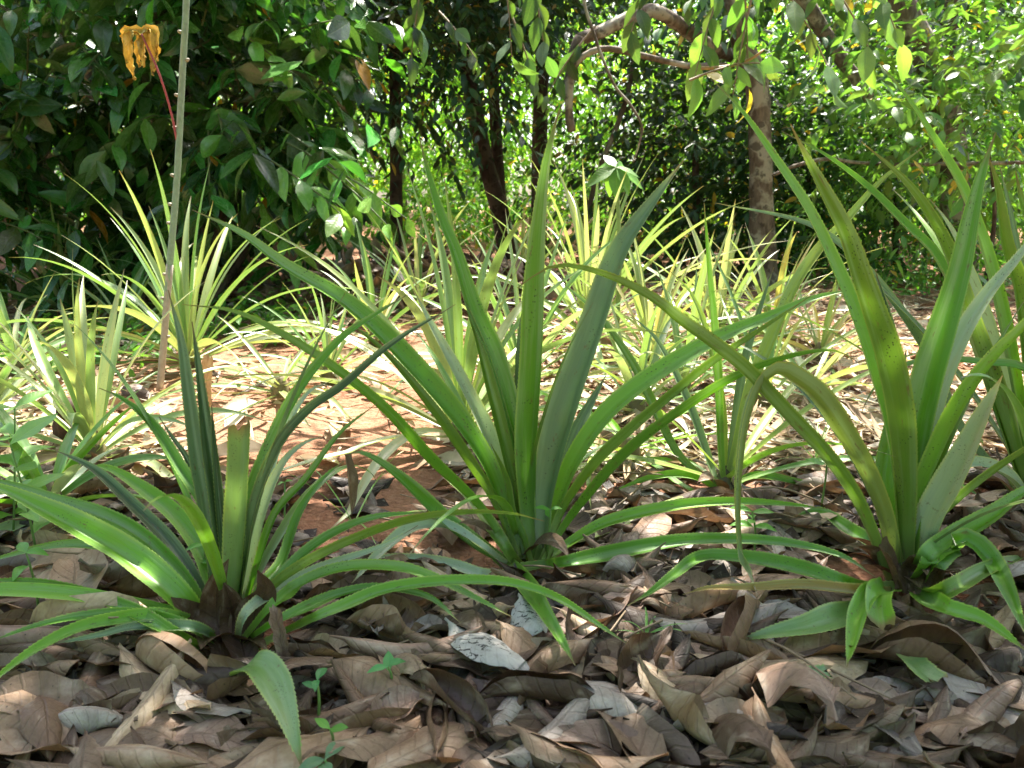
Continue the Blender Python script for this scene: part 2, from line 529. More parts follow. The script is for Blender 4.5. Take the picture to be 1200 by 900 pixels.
def blob_points(rg, c, r, n, clumps, csize, lo=0.35):
    """points gathered in clumps inside an ellipsoid, leaving gaps; also outward directions"""
    d = unit(rg.normal(size=(clumps, 3))); rad = (lo + (1 - lo) * rg.random(clumps) ** 0.6)
    cc = d * rad[:, None] * np.array(r)
    k = rg.integers(0, clumps, n)
    p = cc[k] + rg.normal(0, 1, (n, 3)) * csize
    out = unit(p / np.array(r) + rg.normal(0, 0.5, (n, 3)))
    return p + np.array(c), out, k


def tints_of(rg, n, base, var=0.25, yellow=0.05, ycol=(0.45, 0.32, 0.05)):
    b = np.array(base)[None] * (1 + rg.normal(0, var, (n, 1))).clip(0.45, 1.9) * (1 + rg.normal(0, var * 0.35, (n, 3)))
    y = rg.random(n) < yellow
    b[y] = np.array(ycol) * (0.6 + 0.7 * rg.random((y.sum(), 1)))
    return b.clip(0.004, 0.8)


TPL_FAR = [leaf_shape(0.42, 3, 3, 0.3, 0.15), leaf_shape(0.5, 3, 3, 0.2, 0.35)]
TPL_MID = [leaf_shape(0.40, 3, 5, 0.25, 0.2), leaf_shape(0.46, 3, 5, 0.12, 0.35), leaf_shape(0.36, 3, 5, 0.4, 0.1)]
TPL_BIG = [leaf_shape(0.46, 5, 8, 0.18, 0.2, wave=0.01), leaf_shape(0.42, 5, 8, 0.3, 0.35, wave=0.008), leaf_shape(0.5, 5, 8, 0.1, 0.1, wave=0.012), leaf_shape(0.44, 5, 8, 0.35, 0.5, wave=0.01)]


def crown(name, parent, rg, blobs, nsh, nleaf, slen, lscale, tint, mat, tpl, clumps=26, csize=0.3, droop=0.5, lo=0.35, yellow=0.03, var=0.25, kind="stuff", keep=None):
    """foliage made of leafy shoots spread through ellipsoid blobs; one joined part"""
    Ps, Rs, Ss = [], [], []
    tot = sum(b[1][0] * b[1][1] * b[1][2] for b in blobs)
    for c, r in blobs:
        n = max(4, int(nsh * r[0] * r[1] * r[2] / tot))
        p, out, k = blob_points(rg, c, r, n, clumps, csize, lo)
        L = slen * (0.6 + 0.8 * rg.random(n))
        P, Rr, S, _ = shoots(rg, p, out + np.array([0, 0, 0.15]), L, nleaf, lscale, droop)
        Ps.append(P); Rs.append(Rr); Ss.append(S)
    P, Rr, S = np.vstack(Ps), np.vstack(Rs), np.concatenate(Ss)
    ok = P[:, 2] > gz(P[:, 0], P[:, 1]) + 0.04
    if keep is not None: ok &= keep(P)
    P, Rr, S = P[ok], Rr[ok], S[ok]
    V, F, U, T = joined_leaves(tpl, P, Rr, S, tints_of(rg, len(P), tint, var, yellow))
    if parent is None: return V, F, U, T
    return part(name, V, F, U, mat, parent, tint=T, kind=kind)


def above_frame(P, margin=0.25):
    """out of the photograph's field: above its top edge"""
    return P[:, 2] > CAM_H + 0.23 * P[:, 1] + margin


# ------------------------------------------------------------------ pineapple plants
def strap(C, N, width, chan=0.6, tooth=0.0, seed=0, nx=7, blunt=False, base=0.62):
    """strap leaf along centre line C with upper normals N"""
    n = len(C)
    T = unit(np.gradient(C, axis=0)); N = unit(N - (N * T).sum(1, keepdims=True) * T); S = np.cross(T, N)
    v = np.linspace(0, 1, n); u = np.linspace(-1, 1, nx)
    q = np.clip((v - 0.3) / 0.7, 0, 1)
    sm = np.clip(v / 0.38, 0, 1)
    prof = (1 - q ** 2.2) * (base + (1 - base) * sm * sm * (3 - 2 * sm)) * (1 + 0.12 * np.exp(-v / 0.04))
    if blunt: prof = np.where(v > 0.985, 0.78, 1.0)
    w = np.maximum(width / 2 * prof, 0.0008)
    rg = np.random.default_rng(seed)
    wob = 1 + 0.04 * np.sin(v * (11 + 7 * rg.random()) + 6 * rg.random())
    w = w * wob
    up = chan * w[:, None] * (np.abs(u) ** 1.25)[None]
    V = C[:, None] + S[:, None] * (u[None] * w[:, None])[..., None] + N[:, None] * up[..., None]
    if blunt: V[-1] += T[-1] * rg.normal(0, .006, (nx, 1)); V[0] += T[0] * rg.normal(0, .004, (nx, 1))
    V = V.reshape(-1, 3)
    UV = np.stack([np.repeat((u[None] + 1) / 2, n, 0), np.repeat(v[:, None], nx, 1)], -1).reshape(-1, 2)
    F = [tuple(f) for f in grid_faces(n, nx)]
    if tooth:
        L = np.linalg.norm(np.diff(C, axis=0), axis=1).sum()
        nt = int(L / 0.0075); tv, tu = [], []
        for e, j in ((-1, 0), (1, nx - 1)):
            E = V.reshape(n, nx, 3)[:, j]
            f = (np.arange(nt) + 0.5 + 0.3 * rg.random(nt)) / nt * 0.93 * (n - 1)
            for x in f:
                def pt(y):
                    i = int(min(max(y, 0), n - 1.001)); return E[i] + (E[i + 1] - E[i]) * (y - i)
                h = 0.003 / L * (n - 1)
                i = int(min(x, n - 2))
                a, b = pt(x - h), pt(x + h); ap = pt(x + h * 1.3) + S[i] * e * tooth + N[i] * tooth * 0.5
                k = len(V) + len(tv); tv += [a, b, ap]; tu += [((e + 1) / 2, x / n)] * 3
                F.append((k, k + 1, k + 2) if e > 0 else (k + 1, k, k + 2))
        V = np.vstack([V, np.array(tv)]); UV = np.vstack([UV, np.array(tu)])
    return V, F, UV


def natural_normals(C, az):
    h = np.array([math.cos(az), math.sin(az), 0.0]); z = np.array([0, 0, 1.0])
    T = unit(np.gradient(C, axis=0))
    N = z[None] * (T @ h)[:, None] - h[None] * (T @ z)[:, None]
    return unit(N - (N * T).sum(1, keepdims=True) * T)


def traced(parent, Yb, pts, wpx, dY, color, face=0, k=0.7, chan=0.8, tooth=0.0013, name="leaf", label=None, nseg=34, mat=None, seed=0, blunt=False, bend=1.0):
    """leaf whose centre line passes the given pixels, its depth running from the plant's own Yb to Yb + dY"""
    pts = np.array(pts, float)
    s = np.concatenate([[0], np.cumsum(np.linalg.norm(np.diff(pts, axis=0), axis=1))]); s /= s[-1]
    P = []
    for (x, y), f in zip(pts, s):
        p = at(x, y, Yb + dY * f ** bend)
        g = float(gz(p[0], p[1]))
        m = 0.014 if f < 0.12 else ((0.085 if p[1] < 1.35 else 0.055) if p[1] < 1.9 and tooth else 0.02)
        if p[2] < g + m: p = ground(x, y, m)
        P.append(p)
    C = catmull(P, nseg)
    d = C[-1] - C[0]
    if np.hypot(d[0], d[1]) < 0.03: d = np.array([0, 1.0, 0])
    N = natural_normals(C, math.atan2(d[1], d[0]))
    T = unit(np.gradient(C, axis=0))
    cv = unit(CAMV - C); cv = unit(cv - (cv * T).sum(1, keepdims=True) * T)
    if face == 0:
        m = (N * cv).sum(1).mean(); face = 1 if m > -0.12 else -1
    N = unit(N + k * face * cv)
    for _ in range(3): N[1:-1] = (N[:-2] + N[1:-1] * 2 + N[2:]) / 4
    depth = (C[:, 1] * CP - (C[:, 2] - CAM_H) * SP)[:nseg // 2].mean()
    V, F, U = strap(C, unit(N), wpx * depth / FPX * 1.03, chan, tooth, seed, blunt=blunt)
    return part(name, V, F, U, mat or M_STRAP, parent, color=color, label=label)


def generic_leaf(base, az, inc, length, width, droop, rg, n=16, tooth=0.0):
    """centre line from inclination inc (from vertical), bending over by droop radians"""
    s = np.linspace(0, 1, n)
    th = inc + droop * s ** 1.6
    yaw = az + 0.25 * rg.normal() * s
    st = length / (n - 1)
    d = np.stack([np.sin(th) * np.cos(yaw), np.sin(th) * np.sin(yaw), np.cos(th)], -1)
    C = np.array(base) + np.concatenate([[np.zeros(3)], np.cumsum(d[:-1] * st, 0)])
    C[:, 2] = np.maximum(C[:, 2], gz(C[:, 0], C[:, 1]) + 0.015 + 0.01 * rg.random())
    N = natural_normals(C, az)
    T = unit(np.gradient(C, axis=0)); S = np.cross(T, N)
    N = unit(N + S * rg.normal(0, 0.35))
    return strap(C, N, width, 0.4, tooth, int(rg.integers(1e6)), nx=5)


def rosette(label, px, py, height, n, tints, seed, inner=8, outer=78, width=0.038, dead=3, group=None, az0=0.0, stem=True, base=None, parent=None, lean=0.0):
    rg = np.random.default_rng(seed)
    b = ground(px, py) if base is None else np.array(base, float)
    n = int(n * (1.7 if parent is None else 1)); height *= 1.1
    t = parent or thing("pineapple_plant", label, "pineapple plant", b, group)
    for i in range(n):
        f = (i + 0.5) / n
        az = az0 + i * 2.39996 + rg.normal(0, 0.2)
        inc = R(inner + (outer - inner) * f ** 1.15) + rg.normal(0, 0.07)
        L = height * (1.0 + 0.25 * f) * (0.75 + 0.35 * rg.random())
        droop = (0.3 + 1.15 * f) * (0.5 + 1.0 * rg.random())
        off = np.array([math.cos(az), math.sin(az), 0]) * 0.012 + np.array([0, 0, 0.05 * (1 - f) + 0.015])
        V, F, U = generic_leaf(b + off, az, inc, L, width * (0.62 + 0.36 * rg.random()), droop, rg)
        c = np.array(tints[int(rg.integers(len(tints)))]) * (0.85 + 0.3 * rg.random())
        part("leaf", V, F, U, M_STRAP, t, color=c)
    for i in range(dead):
        az = rg.random() * 6.28
        V, F, U = generic_leaf(b + np.array([0, 0, 0.02]), az, R(75), height * 0.5, width * 0.8, 1.4, rg, 12)
        part("dead_leaf", V, F, U, M_DRY, t, color=np.array((0.42, 0.30, 0.16)) * (0.7 + 0.5 * rg.random()), label="dry brown leaf hanging from the base")
    if stem:
        V, F, U = tube([b + np.array([0, 0, -0.02]), b + np.array([0, 0, 0.04]), b + np.array([0, 0, 0.09])], [0.03, 0.034, 0.012], 9, 6, 0.25, seed)
        part("stem", V, F, U, M_STALK, t, color=(0.16, 0.13, 0.06))
    return t


def dead_sheaf(t, b, rg, n, r, h):
    """dry torn leaf bases round the foot of a plant"""
    for i in range(n):
        az = rg.random() * 6.28
        V, F, U = generic_leaf(b + np.array([math.cos(az), math.sin(az), 0]) * r * 0.5 + np.array([0, 0, 0.01]), az, R(20 + 45 * rg.random()), h * (0.7 + 0.6 * rg.random()), 0.03 + 0.02 * rg.random(), 0.7 + rg.random(), rg, 9)
        part("dead_leaf", V, F, U, M_DRY, t, color=np.array((0.26, 0.17, 0.10)) * (0.5 + 0.8 * rg.random()), label="torn dry leaf base at the foot")


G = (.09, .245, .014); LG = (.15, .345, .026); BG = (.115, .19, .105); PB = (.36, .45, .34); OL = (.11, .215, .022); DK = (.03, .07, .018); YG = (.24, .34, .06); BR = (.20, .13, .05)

# --- left plant
bA = ground(268, 752)
YA = bA[1]
PA = thing("pineapple_plant", "left foreground pineapple plant with a dark tuft of dead leaves at its foot", "pineapple plant", bA, "pineapple plants")
A_LEAVES = [
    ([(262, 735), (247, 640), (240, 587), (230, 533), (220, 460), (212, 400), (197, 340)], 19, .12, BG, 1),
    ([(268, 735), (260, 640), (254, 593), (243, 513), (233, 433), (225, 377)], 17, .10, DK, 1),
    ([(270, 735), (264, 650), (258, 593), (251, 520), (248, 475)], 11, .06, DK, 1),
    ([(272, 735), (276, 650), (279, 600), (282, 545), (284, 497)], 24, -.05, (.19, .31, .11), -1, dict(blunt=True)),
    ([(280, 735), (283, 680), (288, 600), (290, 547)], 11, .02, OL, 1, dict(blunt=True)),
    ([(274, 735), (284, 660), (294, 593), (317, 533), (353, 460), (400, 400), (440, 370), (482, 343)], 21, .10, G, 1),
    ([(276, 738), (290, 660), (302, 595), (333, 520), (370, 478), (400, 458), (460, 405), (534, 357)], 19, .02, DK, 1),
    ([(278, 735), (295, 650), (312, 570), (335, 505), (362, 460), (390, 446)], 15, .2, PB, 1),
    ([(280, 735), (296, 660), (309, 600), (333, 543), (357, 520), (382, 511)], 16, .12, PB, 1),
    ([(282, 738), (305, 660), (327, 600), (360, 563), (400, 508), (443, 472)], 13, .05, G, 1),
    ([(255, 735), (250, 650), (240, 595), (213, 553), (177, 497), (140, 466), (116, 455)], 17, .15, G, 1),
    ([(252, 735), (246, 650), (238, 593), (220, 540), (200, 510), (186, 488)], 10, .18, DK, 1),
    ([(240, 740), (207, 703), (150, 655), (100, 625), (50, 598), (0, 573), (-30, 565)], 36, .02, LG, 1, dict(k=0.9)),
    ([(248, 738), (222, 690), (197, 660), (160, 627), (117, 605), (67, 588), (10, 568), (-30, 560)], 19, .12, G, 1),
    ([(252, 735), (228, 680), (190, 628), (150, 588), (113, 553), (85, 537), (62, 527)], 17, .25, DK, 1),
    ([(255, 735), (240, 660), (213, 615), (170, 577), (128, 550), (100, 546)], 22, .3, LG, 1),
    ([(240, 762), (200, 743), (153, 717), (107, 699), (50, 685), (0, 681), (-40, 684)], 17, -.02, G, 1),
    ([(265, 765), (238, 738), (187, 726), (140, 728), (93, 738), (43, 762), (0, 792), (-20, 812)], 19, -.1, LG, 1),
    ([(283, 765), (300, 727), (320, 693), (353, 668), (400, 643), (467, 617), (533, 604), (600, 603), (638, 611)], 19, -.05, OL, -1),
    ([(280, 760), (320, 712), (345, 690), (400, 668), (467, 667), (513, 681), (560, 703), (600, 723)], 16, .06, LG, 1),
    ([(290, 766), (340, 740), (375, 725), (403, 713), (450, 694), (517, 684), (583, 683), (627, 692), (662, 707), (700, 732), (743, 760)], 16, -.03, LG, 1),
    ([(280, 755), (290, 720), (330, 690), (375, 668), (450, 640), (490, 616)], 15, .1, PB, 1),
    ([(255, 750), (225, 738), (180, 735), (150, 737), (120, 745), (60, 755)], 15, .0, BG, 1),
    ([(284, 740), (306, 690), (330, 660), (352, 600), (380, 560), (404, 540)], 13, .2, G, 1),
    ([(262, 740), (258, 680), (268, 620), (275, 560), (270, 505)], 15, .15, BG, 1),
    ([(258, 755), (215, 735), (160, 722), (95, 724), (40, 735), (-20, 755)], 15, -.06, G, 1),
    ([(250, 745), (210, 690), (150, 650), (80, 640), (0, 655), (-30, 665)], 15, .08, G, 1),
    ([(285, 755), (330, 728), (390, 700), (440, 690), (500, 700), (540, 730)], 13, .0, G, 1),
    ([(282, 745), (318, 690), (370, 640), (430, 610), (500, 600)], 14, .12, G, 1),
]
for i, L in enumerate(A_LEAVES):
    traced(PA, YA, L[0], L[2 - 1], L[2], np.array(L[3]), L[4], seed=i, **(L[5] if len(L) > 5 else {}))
# --- centre plant
bB = ground(605, 655)
YB = bB[1]
PB_ = thing("pineapple_plant", "central pineapple plant with one tall upright leaf in its middle", "pineapple plant", bB, "pineapple plants")
B_LEAVES = [
    ([(628, 655), (622, 600), (620, 540), (621, 500), (626, 420), (631, 300), (640, 200), (650, 150), (657, 125)], 35, -.02, G, -1, dict(k=1.4, chan=.35)),
    ([(622, 650), (612, 560), (598, 490), (577, 417), (553, 365), (533, 300), (514, 250), (500, 200), (491, 160)], 24, .12, G, 1),
    ([(614, 655), (612, 620), (601, 560), (578, 470), (560, 400), (541, 343)], 22, .06, OL, 1),
    ([(606, 655), (585, 585), (566, 540), (530, 487), (483, 433), (435, 383), (395, 350), (333, 313), (283, 275), (225, 246)], 27, .05, G, 1, dict(k=.9)),
    ([(602, 655), (580, 597), (540, 535), (500, 477), (450, 415), (402, 372)], 22, .0, OL, -1),
    ([(600, 658), (560, 597), (500, 541), (450, 485), (400, 443), (333, 397), (275, 367), (214, 357)], 22, -.04, G, -1),
    ([(612, 655), (597, 590), (580, 533), (557, 480), (530, 427), (503, 377), (484, 338)], 19, .15, PB, 1),
    ([(596, 665), (580, 655), (547, 634), (510, 603), (462, 557), (425, 532), (404, 533)], 22, -.08, G, 1),
    ([(634, 655), (640, 590), (653, 525), (672, 460), (700, 380), (728, 297), (763, 242), (802, 187)], 40, .1, BG, 1, dict(k=.75, chan=.7)),
    ([(622, 650), (616, 560), (611, 480), (612, 400), (622, 340), (634, 270)], 15, .18, DK, 1),
    ([(636, 658), (648, 610), (673, 545), (710, 490), (750, 455), (800, 423), (850, 395), (905, 372), (950, 352), (1008, 337)], 27, .1, LG, 1, dict(chan=.6)),
    ([(640, 660), (662, 600), (700, 548), (750, 500), (800, 458), (840, 425), (890, 390), (950, 347)], 22, .02, OL, -1),
    ([(640, 662), (660, 625), (695, 580), (745, 527), (800, 485), (867, 443), (933, 418), (980, 412), (1004, 424)], 21, -.05, G, -1),
    ([(610, 668), (640, 664), (667, 662), (717, 652), (800, 637), (867, 635), (933, 640), (987, 653), (1027, 677)], 20, -.12, G, 1),
    ([(634, 662), (665, 640), (705, 617), (755, 603), (810, 593), (867, 590), (933, 593), (970, 597)], 16, .05, LG, 1),
    ([(596, 660), (617, 690), (640, 723), (660, 755), (674, 780)], 22, -.18, G, 1),
    ([(592, 664), (560, 640), (520, 618), (485, 620), (450, 645), (412, 684)], 17, -.12, PB, 1),
    ([(600, 672), (563, 675), (533, 664), (500, 657), (450, 653), (420, 660)], 14, -.02, PB, 1),
    ([(606, 660), (590, 640), (565, 603), (545, 580), (520, 560)], 17, .2, OL, 1),
    ([(620, 660), (610, 630), (596, 600), (590, 560), (575, 520)], 18, -.02, OL, -1),
    ([(640, 655), (652, 600), (660, 560), (680, 500), (710, 440)], 22, .22, BG, 1),
]
for i, L in enumerate(B_LEAVES):
    traced(PB_, YB, L[0], L[1], L[2], np.array(L[3]), L[4], seed=40 + i, **(L[5] if len(L) > 5 else {}))
traced(PB_, YB, [(405, 533), (409, 555), (411, 580), (412, 604)], 15, 0, (0.22, 0.17, 0.11), 1, name="dead_leaf", label="dry brown tip hanging from the left leaf", mat=M_DRY, tooth=0)
# --- right plant
bC = ground(1060, 685)
YC = bC[1]
PC = thing("pineapple_plant", "right foreground pineapple plant with a leaf snapped and folded over", "pineapple plant", bC, "pineapple plants")
C_LEAVES = [
    ([(1056, 670), (1050, 600), (1047, 565), (1037, 500), (1020, 440), (1000, 377), (980, 327), (945, 250), (907, 190), (867, 130), (832, 91)], 25, .12, LG, 1),
    ([(1058, 670), (1060, 600), (1059, 550), (1053, 483), (1040, 417), (1021, 360), (1004, 310), (990, 270), (967, 225), (943, 180), (926, 145)], 31, -.08, OL, -1, dict(k=1.3, chan=.35)),
    ([(1066, 670), (1068, 583), (1075, 513), (1090, 440), (1108, 380), (1127, 315), (1138, 260), (1150, 207), (1167, 155)], 34, .05, G, 1, dict(k=1.1, chan=.6)),
    ([(1070, 670), (1080, 570), (1100, 465), (1127, 397), (1160, 343), (1193, 303), (1230, 250)], 24, .15, PB, 1),
    ([(1072, 672), (1080, 593), (1100, 540), (1133, 473), (1167, 423), (1205, 382), (1260, 310)], 30, -.06, LG, -1),
    ([(1078, 674), (1094, 610), (1110, 580), (1133, 533), (1153, 487), (1175, 440)], 36, -.1, PB, -1, dict(chan=.6)),
    ([(1050, 674), (1035, 605), (1013, 553), (987, 510), (957, 467), (930, 446), (912, 438), (894, 452), (880, 487), (872, 533), (868, 587), (871, 650), (888, 700)], 26, -.1, (.16, .22, .05), -1, dict(nseg=60)),
    ([(1040, 680), (1007, 600), (973, 548), (917, 487), (873, 440), (833, 407), (795, 379), (765, 354), (717, 328), (667, 313), (640, 316), (606, 338)], 24, -.12, OL, -1),
    ([(1060, 668), (1058, 560), (1055, 470), (1047, 400), (1035, 350), (1025, 315)], 15, .18, DK, 1),
    ([(1076, 680), (1095, 655), (1120, 634), (1165, 606), (1200, 578), (1240, 560)], 30, -.02, LG, 1),
    ([(1070, 684), (1090, 662), (1115, 640), (1136, 634), (1160, 657), (1183, 700), (1204, 748)], 24, -.15, G, 1),
    ([(1076, 676), (1095, 620), (1115, 597), (1150, 567), (1200, 530), (1240, 500)], 21, .02, OL, -1),
    ([(1050, 690), (1015, 690), (983, 684), (933, 668), (867, 656), (822, 655), (790, 675), (762, 695), (735, 710)], 20, -.06, G, 1),
    ([(1045, 694), (1000, 694), (943, 688), (883, 690), (830, 690), (800, 697)], 15, -.02, (.28, .2, .05), 1),
    ([(1032, 694), (1016, 700), (1005, 720), (999, 748), (992, 782)], 22, -.08, LG, 1),
    ([(1040, 692), (1030, 698), (1029, 714), (1034, 736)], 25, -.06, LG, 1, dict(blunt=True)),
    ([(1075, 695), (1107, 717), (1150, 728), (1204, 764)], 27, -.08, LG, 1),
    ([(1075, 690), (1110, 695), (1150, 672), (1205, 650)], 20, .05, OL, 1),
    ([(1048, 676), (1020, 640), (990, 620), (960, 600), (930, 605)], 18, .25, G, 1),
    ([(1066, 668), (1064, 600), (1066, 520), (1080, 450), (1100, 370)], 24, .2, BG, 1),
    ([(1052, 670), (1040, 610), (1035, 560), (1050, 480), (1062, 410)], 22, .2, LG, 1),
]
for i, L in enumerate(C_LEAVES):
    traced(PC, YC, L[0], L[1], L[2], np.array(L[3]), L[4], seed=80 + i, **(L[5] if len(L) > 5 else {}))
# --- far right plant, mostly cut by the picture's edge
bD = ground(1215, 610)
YD = bD[1]
PD = thing("pineapple_plant", "tall pineapple plant at the right picture edge behind the folded-leaf one", "pineapple plant", bD, "pineapple plants")
D_LEAVES = [
    ([(1212, 605), (1190, 480), (1168, 370), (1150, 295), (1123, 220), (1093, 167), (1067, 123), (1029, 72)], 24, .1, LG, 1),
    ([(1210, 605), (1170, 480), (1135, 380), (1110, 300), (1083, 247), (1053, 207), (1009, 166)], 24, .0, OL, -1),
    ([(1206, 605), (1160, 470), (1125, 370), (1093, 300), (1060, 267), (1017, 223), (967, 183), (916, 154)], 20, .12, G, 1),
    ([(1215, 605), (1205, 450), (1192, 340), (1177, 290), (1167, 217), (1156, 178)], 26, .0, OL, -1),
    ([(1218, 605), (1210, 430), (1195, 320), (1184, 255), (1170, 188)], 14, .15, BG, 1),
    ([(1212, 605), (1170, 440), (1140, 340), (1120, 283), (1105, 255), (1088, 232)], 22, .15, PB, 1),
    ([(1205, 605), (1170, 560), (1120, 500), (1085, 420), (1040, 350), (985, 290), (940, 262), (838, 238)], 17, .3, BG, 1),
    ([(1220, 605), (1230, 400), (1215, 300), (1195, 230), (1190, 200)], 28, -.05, G, -1),
    ([(1215, 605), (1180, 560), (1140, 545), (1110, 560), (1085, 600)], 20, -.1, PB, 1),
    ([(1250, 605), (1235, 500), (1200, 436), (1150, 427), (1100, 423), (1067, 427), (1040, 440), (1020, 462), (1010, 483)], 14, -.1, G, 1),
]
for i, L in enumerate(D_LEAVES):
    traced(PD, YD, L[0], L[1], L[2], np.array(L[3]), L[4], seed=120 + i, tooth=0, **(L[5] if len(L) > 5 else {}))
rosette("", 1215, 610, 0.75, 9, [LG, G, OL], 77, 20, 70, 0.042, 1, parent=PD, base=bD, stem=False, az0=.4)
# --- the plant between the centre and right ones
bE = ground(850, 582)
YE = bE[1]
PE = thing("pineapple_plant", "pineapple plant with a spike-straight leaf between the central and folded-leaf plants", "pineapple plant", bE, "pineapple plants")
E_LEAVES = [
    ([(852, 575), (863, 533), (883, 455), (905, 400), (935, 333), (967, 287), (987, 267), (1033, 213), (1087, 169)], 17, .1, YG, 1),
    ([(847, 575), (843, 540), (840, 480), (836, 400), (829, 310), (825, 238)], 13, .02, G, -1, dict(k=1.2)),
    ([(851, 575), (862, 500), (872, 430), (890, 365), (907, 313)], 11, .15, BG, 1),
    ([(848, 575), (845, 480), (830, 400), (810, 345), (783, 316)], 10, .15, YG, 1),
    ([(844, 578), (825, 565), (790, 530), (760, 470), (735, 420), (695, 365), (650, 325)], 14, .2, OL, 1),
    ([(846, 578), (810, 560), (770, 560), (720, 575)], 12, .0, LG, 1),
    ([(856, 578), (880, 560), (940, 568), (990, 579)], 12, .0, G, 1),
    ([(842, 578), (830, 540), (805, 470), (770, 400), (738, 368)], 11, .25, BG, 1),
]
for i, L in enumerate(E_LEAVES):
    traced(PE, YE, L[0], L[1], L[2], np.array(L[3]), L[4], seed=140 + i, tooth=0, **(L[5] if len(L) > 5 else {}))
rosette("", 850, 580, 0.5, 8, [LG, YG, G], 78, 40, 85, 0.03, 1, parent=PE, base=bE, stem=False)

for t, b, n_, h_, sd in ((PA, bA, 5, .44, 91), (PB_, bB, 4, .46, 92), (PC, bC, 4, .5, 95)):
    rosette("", 0, 0, h_, n_, [G, BG, LG, OL, G], sd, 8, 66, .025, 0, parent=t, base=b + np.array([0, .02, 0]), stem=False)
for pts, w, sd in (([(288, 775), (276, 730), (268, 700), (262, 682)], 44, 1), ([(292, 758), (300, 715), (312, 690), (302, 668)], 40, 2), ([(255, 765), (228, 730), (212, 712), (200, 700)], 42, 3), ([(262, 770), (254, 720), (256, 680), (268, 655)], 36, 4)):
    traced(PA, YA - .015, pts, w, -.03, np.array((.115, .07, .042)) * (.8 + .15 * sd), 1, seed=sd, name="dead_leaf", label="dark brown dead leaf standing at the foot", mat=M_DRY, tooth=0, chan=.5)
for pts, w, sd in (([(1050, 690), (1040, 660), (1030, 640)], 26, 1), ([(1062, 695), (1068, 665), (1082, 648)], 30, 2), ([(1070, 700), (1090, 690), (1102, 660)], 24, 3), ([(1050, 700), (1046, 730), (1040, 775)], 30, 4), ([(1030, 695), (1018, 720), (1012, 780)], 22, 5), ([(1060, 700), (1075, 730), (1095, 760), (1110, 790)], 22, 6)):
    traced(PC, YC - .02, pts, w, -.04, np.array((.25, .17, .10)) * (.6 + .12 * sd), 1, seed=sd, name="dead_leaf", label="torn brown dead leaf at the foot", mat=M_DRY, tooth=0, chan=.7, blunt=True)
for t, b, sd in ((PA, bA, 1), (PB_, bB, 2), (PC, bC, 3), (PD, bD, 4), (PE, bE, 5)):
    rg = np.random.default_rng(sd)
    V, F, U = tube([b + np.array([0, 0, -0.03]), b + np.array([0, 0.01, 0.02]), b + np.array([0, 0.015, 0.04]), b + np.array([0, 0.02, 0.07])], [0.03, 0.03, 0.022, 0.008], 10, 7, 0.3, sd)
    part("stem", V, F, U, M_STALK, t, color=(0.09, 0.085, 0.03))
    dead_sheaf(t, b, rg, {1: 9, 2: 6, 3: 16}.get(sd, 5), 0.05, 0.13 if sd != 3 else 0.1)

